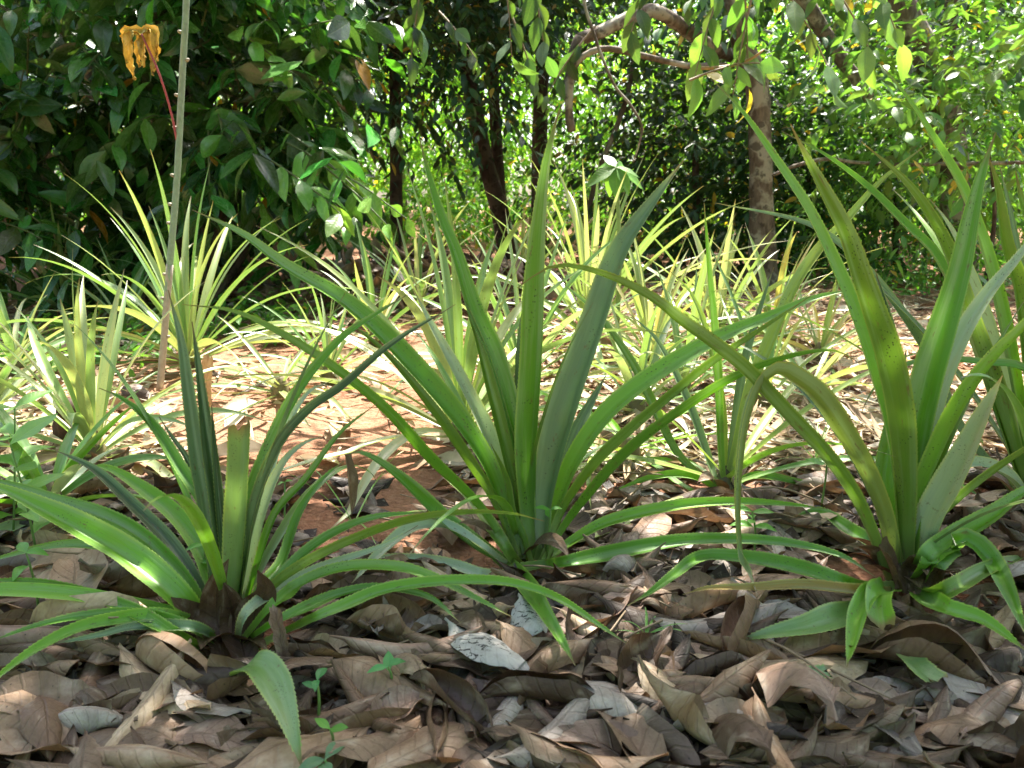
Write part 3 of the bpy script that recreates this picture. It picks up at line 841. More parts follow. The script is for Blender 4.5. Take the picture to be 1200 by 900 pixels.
# --- the sunlit plants behind
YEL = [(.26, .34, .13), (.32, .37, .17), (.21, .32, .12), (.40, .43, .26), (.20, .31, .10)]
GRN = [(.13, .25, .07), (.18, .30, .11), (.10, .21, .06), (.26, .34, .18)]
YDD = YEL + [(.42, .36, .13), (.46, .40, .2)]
BACK = [
    ("sunlit yellow-green pineapple plant right behind the central plant's left leaves", 540, 520, 0.66, 20, YEL, 11, dict(inner=4, outer=80)),
    ("sunlit pineapple plant beside the tall bare stalk, its leaves fanning over the soil", 222, 432, 0.70, 24, GRN + YEL[:2], 12, dict(inner=5, outer=86)),
    ("small yellowish pineapple plant rising beside a short brown stump at left", 112, 545, 0.42, 17, YEL, 13, dict(inner=6, outer=82, width=.032)),
    ("shaded pineapple plant standing against the dark shrub at far left", 78, 372, 0.62, 17, GRN, 14, dict(inner=4, outer=72, width=.036)),
    ("small thin pineapple plant between the bare stalk and the central plant", 385, 450, 0.33, 14, GRN, 15, dict(inner=5, outer=75, width=.024)),
    ("bushy bright pineapple plant behind the central plant's right leaves", 690, 402, 0.78, 26, YEL, 16, dict(inner=4, outer=84, width=.036)),
    ("low straw-coloured pineapple plant with many dead leaves behind the centre", 762, 430, 0.50, 20, YDD, 17, dict(inner=8, outer=88, dead=7)),
    ("pale bleached pineapple plant left of the brown tree trunk", 838, 408, 0.56, 19, YEL + [(.36, .42, .26)], 18, dict(inner=5, outer=80)),
    ("yellowing pineapple plant just in front of the brown tree trunk", 905, 405, 0.52, 18, YDD, 19, dict(inner=6, outer=80, width=.03)),
    ("low pineapple plant with grey-green leaves at the left picture edge", -15, 505, 0.34, 13, GRN + [PB], 20, dict(inner=25, outer=80, width=.036)),
    ("pineapple plant low in the litter behind the left foreground plant", 60, 610, 0.26, 10, [PB, LG, G], 21, dict(inner=35, outer=86, width=.04)),
    ("slim pineapple plant far back before the twin dark trunks", 490, 372, 0.60, 14, GRN + YEL, 22, dict(inner=3, outer=70, width=.03)),
    ("distant pineapple plant in the gap right of the twin dark trunks", 612, 352, 0.6, 15, YEL, 23, dict(inner=4, outer=75, width=.034)),
    ("sprawling pineapple plant lying low on the bright straw right of centre", 948, 470, 0.36, 12, YDD, 24, dict(inner=45, outer=90, width=.026)),
    ("pineapple plant with long flat leaves low behind the central plant's foot", 735, 545, 0.34, 9, [LG, YG, G], 25, dict(inner=60, outer=90, width=.028)),
    ("pale green pineapple plant crowded close behind the central plant's tall leaf", 612, 455, 0.52, 14, GRN + [(.30, .42, .22)], 27, dict(inner=5, outer=78, width=.034)),
    ("thin pale pineapple plant between the central plant and the spike-leaved one", 745, 490, 0.40, 11, GRN + YEL, 28, dict(inner=12, outer=82, width=.03)),
    ("green pineapple plant behind the small thin one, left of the slim trunk", 440, 405, 0.48, 13, GRN + YEL, 29, dict(inner=6, outer=80, width=.032)),
    ("half-shaded pineapple plant between the far left shrub plant and the tall stalk", 150, 398, 0.42, 12, GRN, 30, dict(inner=15, outer=85, width=.03)),
    ("small pale pineapple plant just left of the right foreground plant", 960, 425, 0.34, 10, YDD, 31, dict(inner=10, outer=80, width=.028)),
    ("broad-leaved pineapple plant in the sun at the left picture edge", 20, 440, 0.40, 11, GRN + YEL, 32, dict(inner=20, outer=82, width=.036)),
    ("long-leaved arching pineapple plant behind the spike-leaved plant", 800, 470, 0.50, 9, YEL + GRN, 33, dict(inner=10, outer=84, width=.03)),
    ("long-leaved pineapple plant close behind the right plant's snapped leaf", 895, 480, 0.48, 8, GRN + YEL, 34, dict(inner=12, outer=84, width=.03)),
    ("low pineapple plant sprawled on soil left of the central plant", 330, 470, 0.36, 11, YEL, 26, dict(inner=50, outer=90, width=.024)),
]
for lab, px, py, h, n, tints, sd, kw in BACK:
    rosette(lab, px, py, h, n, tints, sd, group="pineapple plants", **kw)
# ------------------------------------------------------------------ dry leaf litter
def dry_shape(W, curl, bend, fold, wave, flip, seed, nx=7, ny=12):
    """dead leaf of length 1 along +Y: rolled across by curl radians, bent lengthwise, edges waved"""
    rg = np.random.default_rng(seed)
    v = np.linspace(0, 1, ny); u = np.linspace(-1, 1, nx)
    q = np.clip((v - 0.09) / 0.91, 0, 1)
    hw = W / 2 * np.sin(np.pi * q ** 0.85) ** 0.8 * (1 - 0.2 * q) + 0.01
    hw[-1] = 0.004
    cu = curl * (0.75 + 0.5 * np.interp(v, np.linspace(0, 1, 5), rg.random(5)))
    asym = rg.normal(0, 0.25)
    ph = u[None] * cu[:, None] * (1 + asym * np.sign(u)[None] * 0.6)
    kap = cu / hw
    rr = 1 + 0.10 * np.abs(ph)
    x = np.sin(ph) / kap[:, None] * rr
    z = (1 - np.cos(ph)) / kap[:, None] * rr
    z = z + np.abs(u)[None] * hw[:, None] * fold
    z = z + wave * np.sin(v * (9 + 6 * rg.random()) + 6 * rg.random())[:, None] * (u ** 2)[None] + wave * 0.22 * rg.normal(size=z.shape) * np.abs(u)[None]
    x = x + 0.05 * np.sin(v * 3 + 6 * rg.random())[:, None]
    th = bend * (v - 0.4) * 2 + 0.25 * np.sin(v * 5 + 6 * rg.random())
    dv = np.diff(v)
    yc = np.concatenate([[0], np.cumsum(np.cos(th[1:]) * dv)]); zc = np.concatenate([[0], np.cumsum(np.sin(th[1:]) * dv)])
    Y = yc[:, None] - np.sin(th)[:, None] * z; Z = zc[:, None] + np.cos(th)[:, None] * z
    if flip: Z = -Z; x = -x
    V = np.stack([x, Y, Z], -1).reshape(-1, 3)
    V -= V.mean(0)
    UV = np.stack([np.repeat((u[None] + 1) / 2, ny, 0), np.repeat(v[:, None], nx, 1)], -1).reshape(-1, 2)
    return V, grid_faces(ny, nx), UV


KINDS = {  # look word: (curl range, bend range, fold, wave, flip chance)
    "flat": ((0.15, 0.45), (-0.15, 0.2), 0.05, 0.02, 0.5),
    "arched": ((0.5, 1.0), (0.1, 0.4), 0.1, 0.03, 0.9),
    "cupped": ((0.5, 1.0), (-0.2, 0.3), 0.15, 0.03, 0.1),
    "half-rolled": ((1.5, 2.2), (-0.2, 0.4), 0.0, 0.025, 0.5),
    "tightly rolled": ((2.6, 3.4), (-0.15, 0.3), 0.0, 0.02, 0.5),
    "crumpled": ((0.9, 1.9), (0.4, 1.0), 0.3, 0.08, 0.5),
}
rgl = np.random.default_rng(2024)
SHAPES = []
for kname, (cr, br, fo, wa, fl) in KINDS.items():
    for i in range({"flat": 4, "arched": 6, "cupped": 5, "half-rolled": 9, "tightly rolled": 9, "crumpled": 3}[kname]):
        V, F, U = dry_shape(0.31 + 0.11 * rgl.random(), rgl.uniform(*cr), rgl.uniform(*br), fo, wa, rgl.random() < fl, int(rgl.integers(1e6)))
        SHAPES.append((kname, V, F, U))
SHAPE_MESH = [mesh("dry_leaf", V, F, U, M_DRY) for k, V, F, U in SHAPES]
TONES = {
    "tan": (.315, .215, .14), "brown": (.19, .118, .075), "dark brown": (.07, .043, .028),
    "silvery grey": (.37, .33, .30), "pinkish brown": (.275, .19, .145), "pale buff": (.45, .345, .235),
}
TONE_P = [.33, .29, .13, .07, .09, .09]

HX0, HY0, HC = -2.6, 0.45, 0.0125
HM = np.zeros((int(3.6 / HC), int(5.2 / HC)))
yy_, xx_ = np.mgrid[0:HM.shape[0], 0:HM.shape[1]]
HM[:] = gz(HX0 + xx_ * HC, HY0 + yy_ * HC)


def rest(V, soak=0.84, lim=0.05):
    """drop a shape on the litter already lying there; returns the height to add"""
    i = ((V[:, 1] - HY0) / HC).astype(int).clip(0, HM.shape[0] - 1); j = ((V[:, 0] - HX0) / HC).astype(int).clip(0, HM.shape[1] - 1)
    g = gz(V[:, 0], V[:, 1])
    dz = np.quantile(HM[i, j] - V[:, 2], soak)
    dz = min(dz, (g + lim).mean() - V[:, 2].min())
    zt = V[:, 2] + dz
    np.maximum.at(HM, (i, j), np.minimum(np.maximum(zt, HM[i, j]) * 0.5 + HM[i, j] * 0.5, g + lim))
    return dz


def rotz_tilt(yaw, pitch, roll):
    return np.array(Matrix.Rotation(yaw, 3, 'Z') @ Matrix.Rotation(pitch, 3, 'X') @ Matrix.Rotation(roll, 3, 'Y'))


BASES = [(bA, 0.15), (bB, 0.15), (bC, 0.15), (bE, 0.12)]


def dens(x, y):
    """how thickly leaves lie at a place (0..1)"""
    d = 1.0 if y < 1.62 else max(0.06, 1.0 - (y - 1.62) * 2.6)
    px, py, _ = project(np.array([x, y, 0.0]))
    if 330 < px < 520 and 540 < py < 665: d *= 0.07
    if 190 < px < 540 and 410 < py < 560: d *= 0.08
    return d


def scatter(n, y0, y1, rg):
    out = []
    while len(out) < n:
        y = y0 + (y1 - y0) * rg.random(); hw = 0.72 * y + 0.12
        x = rg.uniform(-hw, hw)
        if rg.random() < dens(x, y) and all(math.hypot(x - b[0], y - b[1]) > r for b, r in BASES): out.append((x, y))
    return out


def drop_leaf(x, y, k, L, rg):
    V = SHAPES[k][1] * L
    Rm = rotz_tilt(rg.choice([-1, 1]) * (1.45 + rg.normal(0, .75)), rg.normal(0, 0.07), rg.normal(0, 0.14))
    W = V @ Rm.T + np.array([x, y, 0])
    W[:, 2] += rest(W)
    return Rm, W


def twig_bits():
    rg = np.random.default_rng(50); out = []
    for x, y in scatter(110, 0.9, 2.6, rg):
        a = rg.random() * 6.283; L = rg.uniform(.05, .22); d = np.array([math.cos(a), math.sin(a), rg.normal(0, .12)])
        p = np.array([x, y, float(gz(x, y)) + rg.uniform(.02, .065)])
        out.append(tube([p, p + d * L * .5 + rg.normal(0, .008, 3), p + d * L], [.0022, .002, .0012], 5, 6, .2, 1))
    return join(out)


# fine fragments and straw, too many to count
def fragments():
    rg = np.random.default_rng(5)
    pos = np.array(scatter(5200, 0.72, 3.4, rg))
    n = len(pos)
    sc = 0.012 + 0.03 * rg.random(n) ** 2
    yaw = rg.random(n) * 6.283
    D = np.stack([np.cos(yaw), np.sin(yaw), rg.normal(0, 0.25, n)], -1)
    N = np.array([0, 0, 1.0]) + rg.normal(0, 0.4, (n, 3))
    P = np.column_stack([pos, gz(pos[:, 0], pos[:, 1]) + 0.004 + 0.012 * rg.random(n)])
    tp = [leaf_shape(0.6, 3, 3, 0.2, 0.4, stalk=0), leaf_shape(0.9, 3, 3, 0.1, -0.3, stalk=0), leaf_shape(0.14, 3, 4, 0.3, 0.3, stalk=0)]
    tn = np.array(list(TONES.values()))[rg.choice(6, n, p=TONE_P)] * (0.3 + 0.5 * rg.random((n, 1)))  # crumbs darkened as well, shade of the hollows put into their colour
    V, F, U, T = joined_leaves(tp, P, frames(D, N), sc * 1.6, tn)
    solid("twig_litter", *twig_bits(), M_STALK, "thin dry twigs and leaf stalks strewn in the litter", "twigs", color=(.26, .19, .12), kind="stuff")
    solid("leaf_crumbs", V, F, U, M_DRY, "crumbled bits of dead leaf strewn over the red soil", "leaf litter", tint=T, kind="stuff")


fragments()
# the lower layer of whole leaves: one mass
def lower_layer():
    rg = np.random.default_rng(6)
    pts = sorted(scatter(1300, 0.72, 2.7, rg), key=lambda p: rg.random())
    Vs, Fs, Us, Ts, off = [], [], [], [], 0
    tv = list(TONES.values())
    for x, y in pts:
        k = int(rg.integers(len(SHAPES))); L = rg.uniform(0.11, 0.2)
        Rm, W = drop_leaf(x, y, k, L, rg)
        Vs.append(W); Fs.append(SHAPES[k][2] + off); Us.append(SHAPES[k][3]); off += len(W)
        c = np.array(tv[rg.choice(6, p=TONE_P)]) * rg.uniform(0.3, 0.75)  # decayed leaves, darkened further so hollow shade sits in the tint
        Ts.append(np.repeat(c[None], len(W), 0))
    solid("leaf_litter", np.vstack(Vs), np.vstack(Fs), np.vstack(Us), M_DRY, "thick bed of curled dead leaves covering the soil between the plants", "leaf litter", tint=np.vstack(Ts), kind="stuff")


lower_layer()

# leaves one can point at in the photograph: (ends in pixels, width px, look, tone, label)
HEROES = [
    (150, 790, 268, 832, 40, "tightly rolled", "tan", "long tan leaf rolled into a tube in front of the left plant's foot"),
    (182, 797, 266, 768, 30, "half-rolled", "pale buff", "pale half-rolled leaf lying just under the left plant's foot"),
    (148, 800, 242, 876, 46, "arched", "pale buff", "arched buff leaf with its edge lifted, lower left of the left plant"),
    (100, 880, 122, 775, 40, "half-rolled", "brown", "brown half-rolled leaf pointing away from the viewer at lower left"),
    (20, 640, 90, 655, 44, "crumpled", "pale buff", "pale crumpled leaf on the soil at the left picture edge"),
    (185, 600, 235, 618, 34, "tightly rolled", "pinkish brown", "reddish rolled leaf lying behind the left plant"),
    (185, 888, 310, 893, 70, "flat", "pinkish brown", "broad pinkish flat leaf at the bottom edge under the left plant"),
    (20, 780, 90, 830, 34, "half-rolled", "tan", "tan half-rolled leaf at the left edge below the drooping green leaf"),
    (185, 758, 205, 790, 34, "cupped", "brown", "small pointed brown leaf standing up by the left plant's foot"),
    (60, 885, 160, 870, 36, "crumpled", "silvery grey", "grey crumpled leaf at the bottom left corner"),
    (350, 785, 430, 775, 60, "cupped", "pale buff", "buff cupped leaf beside the fallen green leaf blade"),
    (385, 812, 512, 852, 56, "arched", "tan", "large arched tan leaf hiding a dark hollow, right of the fallen green blade"),
    (400, 752, 530, 775, 40, "tightly rolled", "tan", "long rolled tan leaf lying level below the arching green leaves"),
    (560, 752, 655, 757, 36, "half-rolled", "brown", "half-rolled brown leaf behind the bleached cracked leaf"),
    (575, 772, 692, 832, 46, "arched", "tan", "arched golden-tan leaf with a lifted edge right of the bleached cracked leaf"),
    (668, 775, 728, 812, 52, "flat", "pinkish brown", "oval pinkish-brown flat leaf in the middle of the litter"),
    (640, 840, 776, 864, 52, "arched", "silvery grey", "large silvery leaf with a curled lip at the bottom centre"),
    (688, 818, 802, 832, 34, "tightly rolled", "tan", "ribbed tan leaf rolled up, right of the oval pinkish leaf"),
    (566, 890, 618, 845, 34, "half-rolled", "silvery grey", "grey-brown half-rolled leaf at the bottom centre edge"),
    (760, 895, 815, 870, 46, "crumpled", "silvery grey", "crumpled silver leaf at the bottom edge right of centre"),
    (430, 885, 500, 850, 40, "cupped", "pinkish brown", "pinkish cupped leaf near the bottom edge left of centre"),
    (868, 845, 1008, 800, 58, "arched", "pale buff", "big ribbed buff leaf with a folded point in front of the right plant"),
    (1000, 786, 1182, 836, 44, "tightly rolled", "brown", "very long brown leaf rolled lengthwise below the right plant"),
    (1004, 822, 1106, 838, 46, "flat", "silvery grey", "smooth pale oval leaf under the long rolled brown leaf"),
    (1160, 765, 1204, 812, 50, "cupped", "pinkish brown", "brown cupped leaf standing at the right edge beneath the right plant"),
    (798, 790, 884, 806, 46, "arched", "pinkish brown", "arched greyish-brown leaf left of the big ribbed buff leaf"),
    (790, 872, 885, 892, 56, "flat", "silvery grey", "broad flat greyish leaf at the bottom edge right of centre"),
    (846, 722, 925, 788, 26, "crumpled", "silvery grey", "twisted grey leaf strip by the broad severed green leaf"),
    (1054, 722, 1110, 738, 40, "half-rolled", "brown", "brown leaf curled against the right plant's foot"),
    (870, 895, 918, 868, 42, "cupped", "tan", "small tan leaf folded along its rib at the bottom right of centre"),
    (700, 690, 765, 672, 30, "crumpled", "silvery grey", "grey crumpled leaf right of the central plant's foot"),
    (502, 640, 524, 672, 26, "half-rolled", "tan", "small upright dry flake in front of the central plant"),
    (750, 735, 800, 720, 44, "crumpled", "brown", "brown crumpled leaf lying just behind the tiny grass tuft"),
    (1080, 880, 1190, 862, 50, "flat", "tan", "flat tan leaf at the bottom right corner"),
    (940, 880, 1030, 868, 50, "crumpled", "tan", "broken tan leaf in the bottom right litter"),
    (395, 655, 440, 668, 30, "half-rolled", "pinkish brown", "curled dry leaf on the bare red soil left of the central plant"),
    (640, 615, 690, 650, 34, "cupped", "dark brown", "dark dead leaf leaning on the central plant's foot"),
    (560, 570, 592, 548, 36, "cupped", "brown", "brown curled leaf caught in the central plant's rosette"),
]
USED = set()


def stretch_to(V, p, q, width):
    """place a unit dead leaf with its ends at p and q"""
    d = q - p; L = np.linalg.norm(d); yaw = math.atan2(-d[0], d[1])
    W = V.copy()
    W[:, 1] *= L / max(np.ptp(W[:, 1]), 0.3)
    W[:, 0] *= width / max(np.ptp(W[:, 0]), 0.12) if np.ptp(W[:, 0]) * L > width * 1.5 else L
    W[:, 2] *= L
    return W @ rotz_tilt(yaw, 0, 0).T + (p + q) / 2


LAND = []


def make_heroes():
    rg = np.random.default_rng(9)
    for n, (x1, y1, x2, y2, w, look, tone, lab) in enumerate(HEROES):
        p, q = ground(x1, y1, 0.01), ground(x2, y2, 0.01)
        mid = (p + q) / 2
        cr, br, fo, wa, fl = KINDS[look]
        L = max(np.linalg.norm(q - p), 0.03)
        Wd = w * 1.15 * mid[1] / FPX
        full = {"flat": 1.0, "arched": 1.25, "cupped": 1.3, "half-rolled": 1.9, "tightly rolled": 3.0, "crumpled": 1.5}[look]
        V, F, U = dry_shape(min(0.75, Wd * full / L), rg.uniform(*cr), rg.uniform(*br), fo, wa, look == "arched" or rg.random() < fl, n + 300, 11, 18)
        W = stretch_to(V, p, q, 10.0)
        W = W - mid; W = W @ np.array(Matrix.Rotation(rg.normal(0, 0.06), 3, 'X')).T + mid
        W[:, 2] -= W[:, 2].min()
        W[:, 2] += rest(W, 0.7, 0.062)
        if "caught" in lab or "leaning" in lab:
            W[:, 2] += 0.02
        solid("dry_leaf", W, F, U, M_DRY, lab, "dry leaf", "dry leaves on the ground", color=np.array(TONES[tone]) * rg.uniform(0.9, 1.15))
        LAND.append((mid[0], mid[1], None))


WHERE = [  # landmarks for telling the other leaves apart
    (bA[0], bA[1], "the left foreground pineapple"), (bB[0], bB[1], "the central pineapple"), (bC[0], bC[1], "the right foreground pineapple"),
    (*ground(570, 805)[:2], "the bleached cracked leaf"), (*ground(335, 835)[:2], "the fallen green blade"), (*ground(700, 795)[:2], "the oval pinkish leaf"),
    (*ground(940, 825)[:2], "the big ribbed buff leaf"), (*ground(1090, 812)[:2], "the long rolled brown leaf"), (*ground(205, 815)[:2], "the long rolled tan tube"),
    (*ground(930, 738)[:2], "the severed green leaf"), (*ground(465, 830)[:2], "the leaf over a dark hollow"), (*ground(112, 690)[:2], "the seedling at far left"),
    (*ground(760, 760)[:2], "the tiny grass tuft"), (*ground(120, 860)[:2], "the half-rolled brown leaf at lower left"), (*ground(710, 860)[:2], "the large silvery leaf"),
    (bE[0], bE[1], "the spike-leaved pineapple"),
]


def top_layer():
    rg = np.random.default_rng(21)
    tnames = list(TONES)
    pts = scatter(258, 0.77, 2.0, rg)
    rows = []
    KP = np.array([{'flat': 1, 'arched': 1, 'cupped': .8, 'half-rolled': 1.5, 'tightly rolled': 2.6, 'crumpled': .8}[q[0]] for q in SHAPES]); KP /= KP.sum()
    for x, y in pts:
        k = int(rg.choice(len(SHAPES), p=KP)); L = float(np.clip(rg.normal(0.185, 0.035), 0.11, 0.245))
        Rm, W = drop_leaf(x, y, k, L, rg)
        tone = tnames[rg.choice(6, p=TONE_P)]
        z = W[:, 2].mean()
        wl = min(WHERE, key=lambda w: math.hypot((w[0] - x), (w[1] - y)))
        dx, dy = x - wl[0], y - wl[1]
        rel = ("right of" if dx > 0 else "left of") if abs(dx) > abs(dy) else ("behind" if dy > 0 else "in front of")
        d = math.hypot(dx, dy)
        near = "close " if d < 0.12 else ""
        size = "small " if L < 0.165 else ("big " if L > 0.225 else "")
        yw = (Rm @ np.array([0, 1.0, 0]))
        tip = ("right" if yw[0] > 0 else "left") if abs(yw[0]) > abs(yw[1]) else ("away from the viewer" if yw[1] > 0 else "to the viewer")
        w2 = sorted(WHERE, key=lambda w: math.hypot((w[0] - x), (w[1] - y)))[1]
        lab = f"{size}{tone} {SHAPES[k][0]} dry leaf lying {near}{rel} {wl[2]}"
        for alt in (f"{size}{tone} {SHAPES[k][0]} leaf {rel} {wl[2]}, tip {tip}", f"{size}{tone} {SHAPES[k][0]} leaf between {wl[2]} and {w2[2]}", f"{size}{tone} {SHAPES[k][0]} leaf, tip {tip}, {rel} {wl[2]}"):
            if lab in USED and len(alt.split()) <= 16: lab = alt
        if len(lab.split()) > 16: lab = lab.replace(" lying close", "").replace(" lying", "")
        USED.add(lab)
        o = link("dry_leaf", SHAPE_MESH[k], None, (0, 0, 0), np.array(TONES[tone]) * rg.uniform(0.75, 1.25))
        t = W.mean(0) - (SHAPES[k][1] * L @ Rm.T).mean(0)
        M = Matrix(Rm.tolist()).to_4x4() @ Matrix.Scale(L, 4)
        M.translation = Vector(t)
        o.matrix_world = M
        tag(o, lab, "dry leaf", "dry leaves on the ground")


top_layer()
make_heroes()

# the bleached cracked leaf and its torn grey neighbour
def special_leaf(x1, y1, x2, y2, w, mat, tone, lab, look="arched", seed=1, lift=0.0, cat="dry leaf", name="dry_leaf", group="dry leaves on the ground"):
    p, q = ground(x1, y1, 0.01), ground(x2, y2, 0.01); mid = (p + q) / 2
    rg = np.random.default_rng(seed); cr, br, fo, wa, fl = KINDS[look]
    L = np.linalg.norm(q - p)
    V, F, U = dry_shape(w * 1.3 * mid[1] / FPX / L, rg.uniform(*cr) * 0.6, 0.15, fo, wa * 0.6, True, seed, 11, 20)
    W = stretch_to(V, p, q, 10.0)
    W[:, 2] -= W[:, 2].min(); W[:, 2] += rest(W, 0.96, 0.2) + lift
    return solid(name, W, F, U, mat, lab, cat, group, color=tone)


special_leaf(516, 768, 624, 838, 46, M_CRACK, (.46, .44, .41), "bleached whitish leaf split by black cracks in the middle of the litter", seed=5, lift=.012)
special_leaf(604, 742, 640, 782, 40, M_CRACK, (.50, .49, .47), "torn bluish-grey leaf scrap under the central plant's drooping leaf", "crumpled", seed=6, lift=.008)


# fallen green pineapple leaves
def fallen_blade(pts, wpx, color, lab, z=0.065, chan=0.3, seed=0, blunt=True, lift=None):
    P = [ground(x, y, z if lift is None else lift[i]) for i, (x, y) in enumerate(pts)]
    C = catmull(P, 26)
    N = np.tile(np.array([0, -0.35, 1.0]), (26, 1))
    dep = C[:, 1].mean()
    V, F, U = strap(C, N, wpx * dep / FPX, chan, 0.0015, seed, blunt=blunt)
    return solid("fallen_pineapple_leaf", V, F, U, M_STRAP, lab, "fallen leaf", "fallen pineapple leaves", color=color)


fallen_blade([(281, 792), (290, 779), (306, 780), (321, 800), (334, 830), (345, 866), (354, 900)], 46, (.13, .25, .065), "fallen green pineapple leaf blade with reddish cut end in the foreground", seed=1, lift=[.04, .085, .10, .10, .095, .085, .06], chan=.25, blunt=False)
fallen_blade([(1015, 712), (985, 724), (950, 735), (910, 742), (866, 750)], 40, (.13, .26, .07), "broad severed green leaf lying left of the right plant's foot", seed=2, lift=[.05, .075, .08, .072, .055], chan=.45, blunt=False)
fallen_blade([(1065, 770), (1085, 790), (1100, 800)], 34, (.13, .24, .08), "short green leaf scrap below the right plant's foot", seed=3)
fallen_blade([(930, 795), (950, 790), (972, 788)], 20, (.12, .26, .12), "small green leaf scrap on the litter right of centre", seed=4)

# dry upright strip and dry leaf stems
def dry_strip(pts, Y, w, color, lab, name="dry_stalk", cat="dry stalk"):
    P = [at(x, y, Y) for x, y in pts]
    C = catmull(P, 14); N = np.tile(np.array([0.2, -1.0, 0.1]), (14, 1))
    V, F, U = strap(C, N, w, 1.1, 0, 3, nx=7, blunt=True)
    V = V + np.random.default_rng(3).normal(0, .0012, V.shape)
    return solid(name, V, F, U, M_DRY, lab, cat, color=color)


dry_strip([(337, 800), (332, 765), (327, 735), (321, 708)], ground(338, 800)[1] + .005, 0.018, (.40, .29, .23), "dry pinkish leaf strip standing upright beside the left plant's foot", "dry_leaf_strip", "dry leaf")
dry_strip([(244, 485), (242, 455), (245, 415)], ground(244, 485)[1], 0.035, (.5, .36, .22), "pale dead stalk stub standing right of the tall bare stalk")
V, F, U = tube([ground(76, 525, -.02), at(78, 500, ground(76, 525)[1]), at(84, 470, ground(76, 525)[1])], [.034, .03, .036], 9, 6, .35, 4)
solid("stump", V, F, U, M_BARKD, "short dark stump with shredded top by the small yellowish plant", "stump")

# ------------------------------------------------------------------ tall bare stalk with a withered leaf
def tall_stalk():
    b = ground(187, 458); Y = b[1]
    t = thing("tall_stalk", "tall bare grey-green stalk rising out of the picture with a withered yellow leaf", "plant stalk", b)
    pts = [(187, 458), (192, 400), (199, 310), (207, 215), (213, 100), (219, -10), (222, -90)]
    P = [b] + [at(x, y, Y) for x, y in pts[1:]]
    V, F, U = tube(P, [.0115, .0115, .0115, .011, .0108, .0105, .010], 10, 40, .06, 1)
    part("stem", V, F, U, M_STALK, t, color=(.25, .34, .24))
    V, F, U = tube(P[:3], [.0128, .0125, .0117], 10, 12, .12, 2)
    part("bark_sleeve", V, F, U, M_STALK, t, color=(.42, .36, .30), label="greyish dry lower stem")
    kn = []
    for y in (395, 350, 322, 262, 240, 206, 150, 112, 71, 38):
        x = np.interp(y, [p[1] for p in pts[::-1]], [p[0] for p in pts[::-1]])
        s = 1 if y % 2 else -1
        p = at(x + s * 3.6, y, Y)
        V, F, U = tube([p, p + np.array([s * .009, -.003, .003]), p + np.array([s * .012, -.004, .004])], [.0065, .0055, .002], 7, 4)
        part("leaf_scar", V, F, U, M_STALK, t, color=(.34, .30, .22))
    V, F, U = tube([at(208, 168, Y), at(200, 130, Y - .03), at(186, 85, Y - .085), at(166, 40, Y - .085)], [.004, .0035, .0035, .003], 7, 12)
    part("petiole", V, F, U, M_STALK, t, color=(.36, .07, .09), label="thin crimson leaf stalk")
    rg = np.random.default_rng(4)
    root = at(165, 40, Y - .05)
    w = thing("withered_leaf", None, None, root)
    w.parent = t; w.location = root - b
    for i, (dx, ln, wd) in enumerate(((-11, .11, .032), (-5, .165, .036), (3, .12, .03), (9, .15, .036), (13, .10, .03), (-1, .12, .028))):
        tip = at(165 + dx * 1.5, 40 + ln * 320, Y - .05 + .02 * rg.normal())
        C = catmull([root, root + np.array([dx * .004, -.01 + .01 * rg.normal(), .006]), (root + tip) / 2 + np.array([dx * .0025, .02 * rg.normal(), 0]), tip], 14)
        a = rg.random() * 2 - 1
        N = np.stack([np.full(14, a), np.full(14, -1.0), np.linspace(.6, .1, 14)], -1)
        V, F, U = strap(C, N, wd, 0.9, 0, i, nx=7)
        V = V + rg.normal(0, .003, V.shape)
        part("leaf_lobe", V, F, U, M_DRY, w, color=np.array((.72, .52, .10)) * (.75 + .4 * rg.random()))


tall_stalk()

# ------------------------------------------------------------------ seedlings and weeds in the litter
def seedling(px, py, h, nl, lsz, col, lab, seed, group=None, name="seedling", cat="seedling", z=0.045):
    rg = np.random.default_rng(seed)
    b = ground(px, py, z)
    t = thing(name, lab, cat, b, group)
    lean = rg.normal(0, .12, 2)
    top = b + np.array([lean[0] * h, lean[1] * h, h])
    V, F, U = tube([b - np.array([0, 0, .02]), (b + top) / 2 + np.array([.003, 0, 0]), top], [.0022, .002, .0014], 6, 6)
    part("stem", V, F, U, M_STALK, t, color=(.16, .28, .07))
    for i in range(nl):
        f = 1 - (i // 2) * 0.22
        az = i * math.pi + (i // 2) * 1.5 + rg.normal(0, .35) + seed
        d = np.array([math.cos(az), math.sin(az), .25 + .3 * rg.random()])
        tv, tf, tu = TPL_BIG[int(rg.integers(4))]
        s = lsz * (.8 + .4 * rg.random())
        M = frames(d, np.array([0, -.35, 1.0]))
        part("leaf", tv @ M.T * s + b + (top - b) * f, tf, tu, M_BROAD, t, color=np.array(col) * (.85 + .3 * rg.random()))


